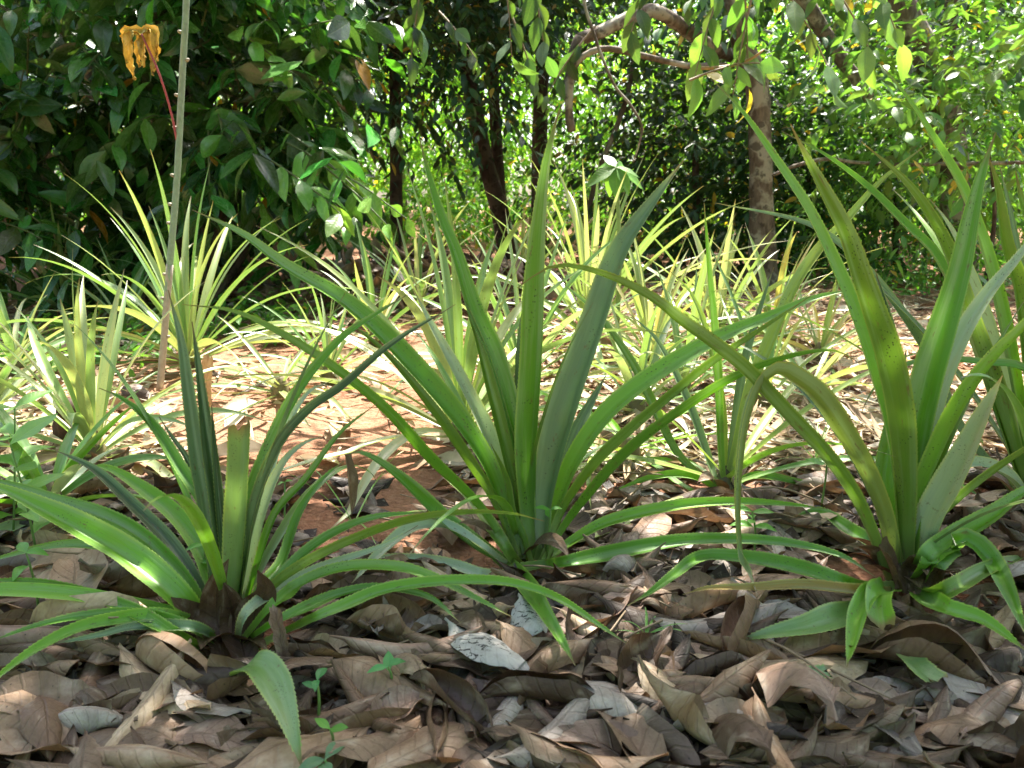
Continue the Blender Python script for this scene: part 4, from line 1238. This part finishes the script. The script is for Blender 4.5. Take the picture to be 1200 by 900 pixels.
GR = (.12, .33, .05)
for a in [
    (46, 718, .10, 3, .045, GR, "thin green seedling with two side leaves at the far left"),
    (371, 842, .05, 3, .03, (.06, .24, .08), "small blue-green seedling right of the fallen green blade"),
    (388, 876, .025, 2, .022, GR, "bright green sprout at the bottom edge by the fallen green blade"),
    (380, 908, .02, 3, .04, (.10, .22, .12), "grey-green broad sprout on the bottom picture edge"),
    (458, 805, .03, 3, .028, (.08, .3, .10), "green sprout peeping out behind the leaf over a dark hollow"),
    (232, 690, .13, 7, .04, (.14, .36, .07), "leafy weed growing against the left plant's left side"),
    (640, 640, .07, 3, .03, GR, "small sprout behind the central plant's foot"),
    (885, 640, .07, 6, .04, GR, "low bright weed left of the right plant between flat leaves"),
    (962, 592, .12, 4, .045, GR, "thin sprout on the sunny soil left of the right plant"),
    (330, 640, .12, 3, .02, GR, "tiny sprout on bare soil right of the left plant"),
    (640, 505, .10, 5, .05, (.2, .45, .06), "bright weed glowing in the sun behind the central plant"),
]:
    seedling(*a, seed=int(a[0]) + 1, group="seedlings and weeds")
for px, py, h, nl, ls, lab in ((14, 620, .24, 10, .10, "leafy seedling with pointed pale leaves at the left picture edge"), (42, 640, .20, 9, .09, "second pointed-leaf seedling, right of the taller one at the left edge")):
    seedling(px, py, h, nl, ls, (.16, .34, .08), lab, px + 3, "seedlings and weeds")


def tuft(px, py, lab, n, h, seed):
    rg = np.random.default_rng(seed); b = ground(px, py, .05 if py > 640 else .02)
    t = thing("grass_tuft", lab, "grass tuft", b)
    for i in range(n):
        V, F, U = generic_leaf(b, rg.random() * 6.28, R(25 + 50 * rg.random()), h * (.7 + .6 * rg.random()), .004, .8, rg, 7)
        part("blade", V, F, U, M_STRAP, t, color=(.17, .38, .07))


tuft(757, 745, "tiny bright grass tuft in the litter right of centre", 9, .05, 4)
tuft(415, 615, "thin grass tuft on the red soil left of the central plant", 6, .22, 5)
tuft(955, 540, "sparse grass tuft on the bright straw right of centre", 8, .14, 6)

# ------------------------------------------------------------------ straw, far litter, weeds at the edge of the wood
def straw():
    rg = np.random.default_rng(12)
    n = 17000
    y = 1.95 + 5.6 * rg.random(n) ** 1.7; x = rg.uniform(-1, 1, n) * (0.72 * y + .3)
    px, py, _ = project(np.stack([x, y, 0 * x], -1))
    ok = rg.random(n) < np.where(px > 570, 1.0, np.where((py > 405) & (px > 190) & (px < 540), .05, .6))
    x, y = x[ok], y[ok]; n = len(x)
    yaw = rg.random(n) * 6.283
    D = np.stack([np.cos(yaw), np.sin(yaw), rg.normal(0, .12, n)], -1); N = np.array([0, 0, 1.0]) + rg.normal(0, .35, (n, 3))
    P = np.stack([x, y, gz(x, y) + .004 + .02 * rg.random(n)], -1)
    tp = [leaf_shape(.07, 3, 5, .5, .25, stalk=0), leaf_shape(.10, 3, 5, .3, -.2, stalk=0), leaf_shape(.05, 3, 5, .4, .1, stalk=0), leaf_shape(.34, 3, 5, .4, .3)]
    tn = np.array([(.62, .51, .34), (.52, .39, .23), (.68, .6, .46), (.38, .25, .14)])[rg.integers(0, 4, n)] * (.6 + .6 * rg.random((n, 1)))
    V, F, U, T = joined_leaves(tp, P, frames(D, N), .07 + .16 * rg.random(n) ** 1.5, tn)
    solid("straw_litter", V, F, U, M_STRAW, "bleached straw and leaf shreds strewn over the sunny soil", "straw", tint=T, kind="stuff")


straw()


def leaf_heap():
    rg = np.random.default_rng(13)
    c = ground(440, 372); n = 900
    th = rg.random(n) * 6.28; r = rg.random(n) ** .5
    x = c[0] + .2 + 1.25 * r * np.cos(th); y = c[1] + .75 + .75 * r * np.sin(th)
    z = gz(x, y) + .30 * np.clip(1 - r ** 2, 0, 1) + .03 * rg.random(n)
    D = rg.normal(size=(n, 3)) * np.array([1, 1, .5]); N = np.array([0, -.4, 1.0]) + rg.normal(0, .5, (n, 3))
    tp = [(V * np.array([1, 1, 1]) + np.array([0, .5, 0]), F, U) for k, V, F, U in SHAPES[::4]]
    tn = np.array(list(TONES.values()))[rg.choice(6, n, p=TONE_P)] * (.6 + .5 * rg.random((n, 1)))
    V, F, U, T = joined_leaves(tp, np.stack([x, y, z], -1), frames(D, N), .12 + .08 * rg.random(n), tn)
    solid("leaf_heap", V, F, U, M_DRY, "heap of big dead leaves piled before the dark tree trunks", "leaf heap", tint=T, kind="stuff")


leaf_heap()


def far_leaves():
    rg = np.random.default_rng(14); n = 450
    y = 2.6 + 8 * rg.random(n); x = rg.uniform(-1, 1, n) * (.72 * y + .3)
    D = rg.normal(size=(n, 3)) * np.array([1, 1, .15]); N = np.array([0, 0, 1.0]) + rg.normal(0, .3, (n, 3))
    tp = [(V, F, U) for k, V, F, U in (SHAPES[1], SHAPES[7], SHAPES[12], SHAPES[17], SHAPES[27])]
    tn = np.array(list(TONES.values()))[rg.choice(6, n, p=TONE_P)] * (1.0 + .6 * rg.random((n, 1)))
    V, F, U, T = joined_leaves(tp, np.stack([x, y, gz(x, y) + .03], -1), frames(D, N), .10 + .07 * rg.random(n), tn)
    solid("fallen_leaves", V, F, U, M_DRY, "dead leaves scattered over the ground towards the trees", "leaf litter", tint=T, kind="stuff")


far_leaves()


def earth_bank():
    n = 40; m = 18
    c = ground(120, 352); u = np.linspace(-1, 1, n); v = np.linspace(-1, 1, m)
    uu, vv = np.meshgrid(u, v); rg = np.random.default_rng(3)
    h = np.clip(1 - uu ** 2, 0, 1) ** .7 * np.clip(1 - vv ** 2, 0, 1) ** .8
    x = c[0] + 1.7 * uu; y = c[1] + 1.0 + .9 * vv + .1 * np.sin(uu * 7)
    z = gz(x, y) - .03 + .42 * h + .05 * h * np.sin(uu * 13 + vv * 5) + .02 * rg.random(h.shape)
    o = link("earth_bank", mesh("earth_bank", np.stack([x, y, z], -1).reshape(-1, 3), grid_faces(m, n), None, M_SOIL))
    tag(o, None, None, None, "structure")


earth_bank()


def undergrowth():
    rg = np.random.default_rng(15); pos, D, N, S = [], [], [], []
    spots = [(150, 400, .5, .14, 26), (270, 395, .5, .16, 26), (350, 370, .5, .25, 26), (420, 330, .5, .2, 16), (1040, 332, .8, .3, 40), (1130, 345, .8, .35, 40), (960, 325, .6, .25, 20), (40, 430, .4, .15, 16), (700, 330, .6, .2, 20)]
    for px, py, r, h, k in spots:
        c = ground(px, py)
        for i in range(k * 3):
            b = c + np.array([rg.normal() * r * .6, rg.normal() * r * .35, 0]); hh = h * rg.random()
            for j in range(5):
                pos.append(b + np.array([rg.normal() * .03, rg.normal() * .03, hh * (j + 1) / 5 + .02])); D.append(rg.normal(size=3) * np.array([1, 1, .5])); N.append(np.array([0, -.2, 1.0]) + rg.normal(0, .4, 3)); S.append(.035 + .045 * rg.random())
    pos, D, N, S = map(np.array, (pos, D, N, S))
    V, F, U, T = joined_leaves(TPL_MID, pos, frames(D, N), S, tints_of(rg, len(pos), (.09, .24, .04), .25, .02))
    solid("undergrowth", V, F, U, M_FOL, "low green weeds along the edge of the wood", "weeds", tint=T, kind="stuff")


undergrowth()

# ------------------------------------------------------------------ trees and shrubs
def px_path(pts):
    return [at(x, y, Y) for x, y, Y in pts]


def stem_part(parent, P, rad, mat, name="trunk", ns=10, nr=None, rough=.18, seed=0, label=None, color=None):
    V, F, U = tube(P, rad, ns, nr or max(8, len(P) * 4), rough, seed)
    return part(name, V, F, U, mat, parent, label=label, color=color)


def leaf_parts(parent, P, Rr, S, tints, tpl_meshes, group_name="leaf"):
    loc = WORLD_LOC[parent.name]
    for i in range(len(P)):
        o = link(group_name, tpl_meshes[i % len(tpl_meshes)], parent, color=tints[i])
        M = Matrix(Rr[i].tolist()).to_4x4() @ Matrix.Scale(float(S[i]), 4)
        M.translation = Vector(P[i] - loc)
        o.matrix_local = M


BIG_SHRUB = [mesh("leaf", V, F, U, M_SHRUB) for V, F, U in TPL_BIG]
BIG_BROAD = [mesh("leaf", V, F, U, M_BROAD) for V, F, U in TPL_BIG]

# --- the glossy shrub at left: 300 nearest leaves singly, the rest as one part
def left_shrub():
    rg = np.random.default_rng(31)
    b = ground(215, 372)
    t = thing("broadleaf_shrub", "dark glossy-leaved shrub filling the upper left behind the pineapples", "shrub", b)
    blobs = [((115, 50, 5.3), (1.25, .6, .75)), ((262, 90, 5.1), (.75, .45, .75)), ((40, 215, 5.1), (.75, .45, .55)), ((310, 180, 5.4), (.45, .3, .4)), ((180, 160, 5.9), (1.5, .4, .8)), ((120, -90, 5.6), (1.5, .8, .7)), ((20, 300, 5.3), (.6, .35, .3))]
    Ps, Rs, Ss, Lines = [], [], [], []
    for (x, y, Y), r in blobs:
        n = int(175 * r[0] * r[1] * r[2] / .3)
        n = min(max(n, 30), 165)
        p, out, k = blob_points(rg, at(x, y, Y), r, n, 18, .16, .3)
        L = .22 + .25 * rg.random(n)
        P, Rr, S, ln = shoots(rg, p, out + np.array([0, -.3, .1]), L * 1.3, 7, .225, .65)
        Ps.append(P); Rs.append(Rr); Ss.append(S); Lines += list(ln[::2])
    nbody = sum(len(p) for p in Ps)
    # sunlit spray hanging at the shrub's right side
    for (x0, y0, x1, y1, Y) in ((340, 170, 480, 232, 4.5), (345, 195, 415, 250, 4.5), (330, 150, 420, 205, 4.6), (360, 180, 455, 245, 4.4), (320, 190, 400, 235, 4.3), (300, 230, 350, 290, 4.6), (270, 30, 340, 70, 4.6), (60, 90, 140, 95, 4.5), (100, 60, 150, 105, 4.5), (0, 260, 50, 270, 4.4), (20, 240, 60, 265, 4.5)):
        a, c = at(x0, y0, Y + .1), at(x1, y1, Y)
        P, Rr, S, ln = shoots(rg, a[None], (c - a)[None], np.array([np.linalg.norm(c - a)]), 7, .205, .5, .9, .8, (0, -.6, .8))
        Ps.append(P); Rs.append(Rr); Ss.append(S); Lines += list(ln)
    P, Rr, S = np.vstack(Ps), np.vstack(Rs), np.concatenate(Ss)
    ok = P[:, 2] > gz(P[:, 0], P[:, 1]) + .05
    P, Rr, S = P[ok], Rr[ok], S[ok]
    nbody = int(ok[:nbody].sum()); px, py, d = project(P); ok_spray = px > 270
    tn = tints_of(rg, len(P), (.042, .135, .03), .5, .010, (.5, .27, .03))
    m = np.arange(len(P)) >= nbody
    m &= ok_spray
    tn[m] = tints_of(rg, int(m.sum()), (.17, .37, .085), .2, 0)  # young spray leaves tinted lighter, sunlight put into their colour
    px, py, d = project(P)
    inside = (px > -20) & (px < 520) & (py > -30) & (py < 420)
    order = np.argsort(np.where(inside, d, 99))
    one, rest_ = order[:300], order[300:]
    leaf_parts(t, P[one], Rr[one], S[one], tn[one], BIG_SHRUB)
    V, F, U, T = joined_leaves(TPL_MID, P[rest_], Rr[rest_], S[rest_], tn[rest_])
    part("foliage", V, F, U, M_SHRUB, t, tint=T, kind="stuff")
    tw = []
    for ln in Lines: tw.append(tube([ln[0] - (ln[1] - ln[0]), ln[len(ln) // 2], ln[-1]], [.006, .005, .003], 5, 4, 0, 0, False))
    V, F, U = join(tw)
    part("twigs", V, F, U, M_STALK, t, color=(.11, .14, .05), kind="stuff")
    for i, (x, y, x2, y2) in enumerate(((215, 372, 120, 20), (225, 372, 300, 60), (205, 372, 40, 150), (230, 370, 330, 200), (210, 370, 200, -60))):
        p = b + np.array([.03 * i - .06, .25, 0])
        stem_part(t, [p, (p + at(x2, y2, 5.5)) / 2 + rg.normal(0, .08, 3), at(x2, y2, 5.5)], [.035, .028, .012], M_BARKD, "branch", 8, 10, .2, i)


left_shrub()


def tree(label, stems, blobs, tint, seed, nsh, nleaf=7, slen=.4, lscale=.1, mat=None, bark=None, tpl=None, base=None, cat="tree", name="broadleaf_tree", keep=None, group="trees of the wood", **kw):
    rg = np.random.default_rng(seed)
    b = base if base is not None else stems[0][0][0]
    t = thing(name, label, cat, b, group)
    for i, (P, rad) in enumerate(stems):
        P = list(P)
        if i == 0 or kw.get("multi"): P[0] = P[0] - np.array([0, 0, .15])
        stem_part(t, P, rad, bark or M_BARKD, "trunk" if i == 0 else "branch", 12 if i == 0 else 8, 26 if i == 0 else 14, .16, seed + i)
    kw.pop("multi", None)
    if blobs: crown("crown", t, rg, blobs, nsh, nleaf, slen, lscale, tint, mat or M_FOL, tpl or TPL_FAR, keep=keep, **kw)
    return t


def gp(px, py):
    return ground(px, py)


def vert(px_list, Y, base):
    return [base] + [at(x, y, Y) for x, y in px_list]


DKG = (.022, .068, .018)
# dark tree with slim trunk left of centre
b = gp(465, 314); Y = b[1]
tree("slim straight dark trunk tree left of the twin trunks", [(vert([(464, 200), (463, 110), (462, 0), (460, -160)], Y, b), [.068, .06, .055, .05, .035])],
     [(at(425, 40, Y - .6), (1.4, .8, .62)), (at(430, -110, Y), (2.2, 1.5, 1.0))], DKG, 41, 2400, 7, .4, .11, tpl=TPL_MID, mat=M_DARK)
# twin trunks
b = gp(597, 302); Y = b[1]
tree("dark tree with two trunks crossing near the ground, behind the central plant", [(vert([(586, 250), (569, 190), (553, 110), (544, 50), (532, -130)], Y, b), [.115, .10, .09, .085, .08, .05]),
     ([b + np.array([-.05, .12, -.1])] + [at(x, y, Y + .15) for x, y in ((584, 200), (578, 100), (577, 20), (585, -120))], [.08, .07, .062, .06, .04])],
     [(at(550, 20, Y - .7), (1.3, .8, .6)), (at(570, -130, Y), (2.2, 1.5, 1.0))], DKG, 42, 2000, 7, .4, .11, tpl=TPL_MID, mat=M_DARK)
b = gp(632, 296); Y = b[1]
tree("single dark trunk tree immediately right of the twin trunks", [(vert([(632, 200), (634, 100), (640, 10), (650, -140)], Y, b), [.1, .09, .085, .075, .05])],
     [(at(680, 60, Y - .6), (1.0, .7, .6)), (at(660, -100, Y), (2.0, 1.3, .9))], (.03, .085, .03), 43, 1400, 7, .4, .11, tpl=TPL_MID, mat=M_DARK)


# the brown-trunked tree whose limbs reach over the foreground
def big_tree():
    rg = np.random.default_rng(44)
    b = gp(893, 336); Y = b[1]
    t = thing("broadleaf_tree", "brown-trunked tree right of centre with a crooked branch reaching left", "tree", b, "trees of the wood")
    stem_part(t, [b - np.array([0, 0, .2])] + [at(x, y, Y) for x, y in ((893, 300), (892, 233), (890, 150), (886, 95), (872, 55), (860, 10), (852, -70))] + [np.array([1.9, Y - .6, 3.9])], [.15, .11, .09, .085, .088, .08, .075, .07, .06], M_BARK, "trunk", 16, 60, .12, 1)
    stem_part(t, px_path([(886, 82, Y), (862, 66, 6.8), (835, 56, 6.5), (800, 32, 6.2), (766, 13, 6.0), (735, 22, 5.85), (700, 39, 5.75), (678, 46, 5.7)]), [.07, .055, .05, .05, .048, .046, .043, .04], M_BARK, "branch", 10, 40, .15, 2, label="crooked grey branch arching to the left")
    stem_part(t, px_path([(680, 44, 5.7), (670, 70, 5.68), (667, 105, 5.65), (667, 135, 5.64), (670, 154, 5.63)]), [.04, .036, .03, .027, .03], M_BARK, "broken_branch", 9, 16, .2, 3, label="hanging branch stub with an orange broken end")
    stem_part(t, px_path([(668, 84, 5.6), (685, 65, 5.58), (710, 57, 5.55), (760, 67, 5.6), (805, 77, 5.7), (850, 76, 6.2)]), [.022, .02, .02, .02, .02, .016], M_BARK, "branch", 8, 26, .15, 4)
    # limbs over the foreground, above the picture
    top = np.array([1.9, Y - .6, 3.9])
    for i, e in enumerate(((1.5, 3.2, 3.6), (-.6, 3.0, 3.7), (.4, 2.0, 3.5), (2.2, 2.2, 3.6), (2.4, 3.4, 4.0), (-1.4, 2.4, 3.7))):
        e = np.array(e)
        stem_part(t, [top, (top + e) / 2 + np.array([0, 0, .35]), e], [.055, .04, .012], M_BARK, "branch", 8, 14, .15, 10 + i)
    crown("crown", t, rg, [(np.array(c), r) for c, r in CANOPY], N_CANOPY, 7, .5, .17, (.06, .16, .035), M_BROAD, TPL_MID, clumps=110, csize=.34, keep=above_frame)
    # low sprays that hang into the picture: every leaf by itself
    Ps, Rs, Ss, Ls = [], [], [], []
    for (x0, y0, x1, y1, Yd) in ((900, -40, 985, 60, 4.6), (870, -50, 880, 70, 4.6), (850, -30, 815, 60, 4.7), (820, 90, 905, 45, 4.5), (960, -40, 1030, 40, 4.7), (880, 0, 860, 85, 4.5),
                                 (590, -50, 600, 40, 5.0), (620, -40, 640, 40, 5.0), (500, -50, 480, 40, 5.2), (520, 20, 560, 55, 5.2), (770, -50, 740, 15, 5.0), (690, 40, 640, 90, 5.5), (600, 20, 630, 85, 5.3), (1000, -60, 1060, 20, 4.8)):
        a, c = at(x0, y0, Yd + .1), at(x1, y1, Yd)
        P, Rr, S, ln = shoots(rg, a[None], (c - a)[None], np.array([np.linalg.norm(c - a)]), 8, .20 if x0 > 800 else .17, .9, .8, .6, (0, -.9, .35))
        Ps.append(P); Rs.append(Rr); Ss.append(S); Ls += list(ln)
    P, Rr, S = np.vstack(Ps), np.vstack(Rs), np.concatenate(Ss)
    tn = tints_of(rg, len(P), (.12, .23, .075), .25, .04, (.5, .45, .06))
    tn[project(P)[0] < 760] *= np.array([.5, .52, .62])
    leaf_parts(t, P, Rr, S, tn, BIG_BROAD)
    V, F, U = join([tube([ln[0] - (ln[1] - ln[0]) * 2, ln[0], ln[len(ln) // 2], ln[-1]], [.008, .007, .005, .003], 5, 6, 0, 0, False) for ln in Ls])
    part("twigs", V, F, U, M_STALK, t, color=(.24, .18, .11), kind="stuff")
    V, F, U = tube(px_path([(822, 80, 4.7), (845, 79, 4.65), (868, 74, 4.6), (885, 66, 4.55), (895, 58, 4.55)]), [.01, .0095, .008, .007, .005], 7, 14)
    part("branch", V, F, U, M_STALK, t, color=(.42, .24, .10), label="short orange-brown side branch among the pale leaves")


CANOPY = [((.9, 2.55, 3.5), (2.1, .75, .4)), ((-1.3, 2.5, 3.6), (1.2, .75, .35)), ((2.5, 2.6, 3.7), (.9, .8, .4))]
N_CANOPY = 1500
big_tree()

V, F, U = tube(px_path([(680, -60, 5.3), (684, 0, 5.3), (696, 40, 5.28), (710, 78, 5.25), (722, 103, 5.25), (738, 122, 5.22), (752, 148, 5.2), (749, 168, 5.2), (742, 190, 5.2)]), [.010, .010, .010, .009, .009, .009, .008, .007, .005], 7, 44, .1, 2)
solid("hanging_vine", V, F, U, M_BARK, "thin grey vine dangling below the crooked branch", "vine", tint=np.tile([1.5, 1.5, 1.5], (len(V), 1)))
V, F, U = tube(px_path([(905, 206, 6.2), (930, 195, 6.2), (970, 186, 6.2), (1000, 190, 6.2), (1050, 193, 6.1), (1110, 192, 6.1), (1240, 190, 6.0)]), [.012, .014, .014, .012, .014, .014, .012], 8, 40, .2, 3)
solid("liana", V, F, U, M_BARK, "level woody liana stretching across the right-hand shrubs", "vine")
V, F, U = tube(px_path([(930, -20, 6.6), (972, 48, 6.6), (1000, 88, 6.55), (1019, 116, 6.5)]), [.06, .055, .05, .045], 9, 16, .2, 5)
solid("leaning_branch", V, F, U, M_BARK, "snapped brown branch slanting down in the leaves right of the brown trunk", "branch")
V, F, U = tube(px_path([(745, 40, 7.6), (738, 100, 7.6), (722, 150, 7.6), (700, 205, 7.7), (680, 290, 7.8)]), [.02, .022, .024, .024, .026], 8, 24, .15, 6)
solid("bare_sapling", V, F, U, M_BARK, "thin slanting pole-like stem just right of the hanging vine", "sapling")

# right-hand trees
b = gp(1128, 332); Y = b[1]
tree("leaning brown trunk tree in the bright leaves at upper right", [(vert([(1122, 250), (1112, 160), (1090, 74), (1064, 22), (1040, -40)], Y, b), [.14, .125, .12, .115, .1, .08])],
     [(at(1060, -70, Y), (1.8, 1.2, .7)), (at(1190, 20, Y + .5), (.9, .7, .8))], (.04, .11, .03), 51, 330, 7, .4, .15, bark=M_BARK, tpl=TPL_MID, mat=M_DARK)
b = gp(1150, 352); Y = b[1]
tree("sunlit glossy shrub hanging over the right edge above the pineapples", [([b, at(1165, 260, Y), at(1160, 180, Y)], [.02, .015, .006])],
     [(at(1125, 85, Y), (.55, .45, .42)), (at(1165, 170, Y + .2), (.5, .4, .4)), (at(1080, 150, Y + .3), (.35, .3, .3))], (.10, .22, .06), 52, 150, 7, .4, .14, mat=M_BROAD, tpl=TPL_BIG, cat="shrub", name="shrub", group="shrubs at the right")
b = gp(1050, 326); Y = b[1]
tree("feathery light-green bush with tiny leaflets behind the right plant", [([b, at(1050, 220, Y), at(1040, 130, Y)], [.03, .022, .01])],
     [(at(1030, 150, Y), (.9, .5, .5)), (at(1130, 205, Y - .3), (.8, .5, .45)), (at(1010, 240, Y - .1), (.7, .5, .5)), (at(1160, 270, Y), (.7, .5, .4))], (.13, .30, .05), 53, 420, 12, .42, .075, cat="shrub", name="shrub", group="shrubs at the right", clumps=40, yellow=.02)
b = gp(1100, 300); Y = b[1]
tree("deep-shaded dark tree behind the feathery bush at right", [(vert([(1105, 200), (1110, 60), (1120, -80)], Y, b), [.12, .1, .09, .07])],
     [(at(1150, 40, Y), (1.5, .6, 1.0)), (at(1000, 200, Y + .5), (1.3, .5, .7)), (at(1180, 220, Y), (1.0, .5, .8)), (at(1080, -110, Y), (2.4, 1.3, .9))], DKG, 57, 900, 7, .4, .13, tpl=TPL_MID, mat=M_DARK)
b = gp(945, 316); Y = b[1]
tree("dark dense shrub in the shade right of the brown trunk", [([b, at(950, 220, Y), at(950, 140, Y)], [.05, .04, .02])],
     [(at(950, 190, Y), (.75, .5, .75)), (at(930, 270, Y), (.7, .5, .35))], (.028, .085, .035), 54, 620, 7, .35, .12, tpl=TPL_MID, cat="shrub", name="shrub", group="shrubs at the right")
b = gp(815, 318); Y = b[1]
tree("dark shrub standing left of the brown trunk", [([b, at(815, 220, Y), at(815, 150, Y)], [.05, .04, .02])],
     [(at(820, 165, Y), (.45, .45, .7)), (at(852, 275, Y), (.4, .4, .28))], DKG, 55, 560, 7, .35, .11, tpl=TPL_MID, mat=M_DARK, cat="shrub", name="shrub", group="shrubs of the wood")
for i, (px, py, r_, h_, tint, lab) in enumerate((
    (700, 308, .8, .55, DKG, "low dark shrub behind the sapling with drooping pale leaves"),
    (1010, 318, .8, .5, (.04, .12, .035), "low green shrub under the feathery bush"),
    (1110, 330, .9, .6, (.05, .15, .035), "green shrub behind the leaning brown trunk's foot"),
    (520, 290, .7, .45, (.10, .26, .05), "sunlit low shrub between the slim trunk and the twin trunks"),
    (380, 285, .8, .4, (.06, .18, .04), "low shrub at the wood's edge right of the glossy shrub"),
    (770, 300, .9, .6, (.07, .20, .04), "low shrub in the wood between sapling and brown trunk"))):
    b = gp(px, py); c = b + np.array([0, .2, h_ * .75])
    tree(lab, [([b, c], [.03, .012])], [(c, (r_, .5, h_))], tint, 90 + i, 260, 7, .32, .10, cat="shrub", name="shrub", group="shrubs of the wood")
# dense dark growth behind the left shrub
b = gp(120, 318); Y = b[1]
tree("dark leafy tree in deep shade behind the glossy shrub", [([b, at(110, 150, Y), at(90, -60, Y)], [.12, .1, .07]), ([b, at(180, 160, Y), at(260, -40, Y)], [.07, .06, .04])],
     [(at(60, 100, Y), (1.8, .7, 1.0)), (at(290, 110, Y), (1.3, .7, .95)), (at(180, -90, Y), (2.6, 1.2, .8)), (at(330, 240, Y + .2), (.6, .4, .5))], DKG, 56, 1000, 7, .4, .15, tpl=TPL_MID, bark=M_BARK, mat=M_DARK)


# young broad-leaved sapling behind the central plant
def sapling():
    b = gp(722, 408); Y = b[1]
    rg = np.random.default_rng(61)
    t = thing("sapling", "young sapling with big drooping pale leaves behind the central plant's right leaves", "sapling", b)
    top = at(722, 196, Y)
    stem_part(t, [b, at(726, 300, Y), top], [.012, .01, .007], M_STALK, "stem", 8, 12, .1, 1, color=(.22, .3, .1))
    P, D, N, S = [], [], [], []
    for x, y, dz in ((668, 222, -.05), (686, 186, .1), (702, 172, .1), (748, 184, .1), (765, 206, 0), (752, 236, -.1), (724, 246, -.12), (700, 244, -.05), (776, 226, .05)):
        e = at(x, y, Y + dz); P.append(top); D.append(e - top); N.append(np.array([0, -.8, 1.0]) + rg.normal(0, .2, 3)); S.append(np.linalg.norm(e - top))
    leaf_parts(t, np.array(P), frames(np.array(D), np.array(N)), np.array(S) * .7, tints_of(rg, len(P), (.12, .26, .06), .15, 0), BIG_BROAD)


sapling()

# ------------------------------------------------------------------ sunlit wood far behind
def far_tree(i, x, y, h, r, tint, rad):
    base = np.array([x, y, float(gz(x, y))])
    rg = np.random.default_rng(200 + i)
    lab = FAR_LABELS[i]
    tree(lab, [([base, base + np.array([rg.normal() * .15, 0, h * .35]), base + np.array([rg.normal() * .3, 0, h * .75])], [rad, rad * .8, rad * .4])],
         [(base + np.array([0, 0, h * .62]), (r, r * .7, h * .36)), (base + np.array([rg.normal() * r * .5, -.3, h * .3]), (r * .8, r * .5, h * .26)), (base + np.array([0, -.9, .55]), (r * 1.15, .6, .55))], tint, 300 + i, 950, 7, .5, .14, clumps=44, csize=.28, bark=M_BARK, group="far trees of the wood")


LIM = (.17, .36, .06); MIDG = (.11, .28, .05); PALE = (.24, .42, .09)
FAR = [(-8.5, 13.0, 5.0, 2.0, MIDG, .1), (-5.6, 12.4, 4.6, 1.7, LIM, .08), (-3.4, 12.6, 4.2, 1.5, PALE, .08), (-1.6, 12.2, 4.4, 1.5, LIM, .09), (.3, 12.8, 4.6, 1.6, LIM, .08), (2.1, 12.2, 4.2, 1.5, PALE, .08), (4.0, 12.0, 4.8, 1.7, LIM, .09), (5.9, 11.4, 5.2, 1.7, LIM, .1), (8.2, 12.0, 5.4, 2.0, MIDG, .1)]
FAR_LABELS = [
    "far green tree seen in the gaps at the left picture edge", "far lime-green tree glimpsed through the glossy shrub", "far pale tree seen through the gap right of the glossy shrub",
    "far sunlit tree between the slim trunk and the twin trunks", "far sunlit tree seen right of the twin dark trunks", "far pale tree lit up between the sapling and the brown trunk",
    "far sunlit tree behind the shade right of the brown trunk", "far lime-green tree above the feathery bush", "far green tree at the right picture edge",
]
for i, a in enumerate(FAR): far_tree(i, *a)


def far_wood():
    rg = np.random.default_rng(71)
    blobs = [(np.array([x, 17.5 + rg.normal() * .8, 2.6 + rg.normal() * .6]), (2.3, 1.2, 2.7)) for x in np.arange(-17, 18, 3.2)]
    blobs += [(np.array([x, 18.5, 5.6]), (2.6, 1.2, 1.6)) for x in np.arange(-17, 18, 4.0)]
    blobs += [(np.array([x, 21.5, 4.0]), (3.0, 1.0, 4.2)) for x in np.arange(-21, 22, 4.0)]
    blobs += [(np.array([7.5 * math.sin(a), -.5 - 6.5 * math.cos(a), 3.3]), (1.7, 1.3, 3.6)) for a in np.arange(-1.9, 1.91, .38)]  # unseen ring behind the camera, added to block the low sky
    V, F, U, T = crown("", None, rg, blobs, 13000, 7, .8, .27, (.12, .30, .05), M_FOL, TPL_FAR, clumps=40, csize=.4)
    solid("far_wood", V, F, U, M_FOL, "bright green mass of woodland closing the view, with an unseen ring added behind the camera", "woodland", tint=T, kind="stuff")


far_wood()
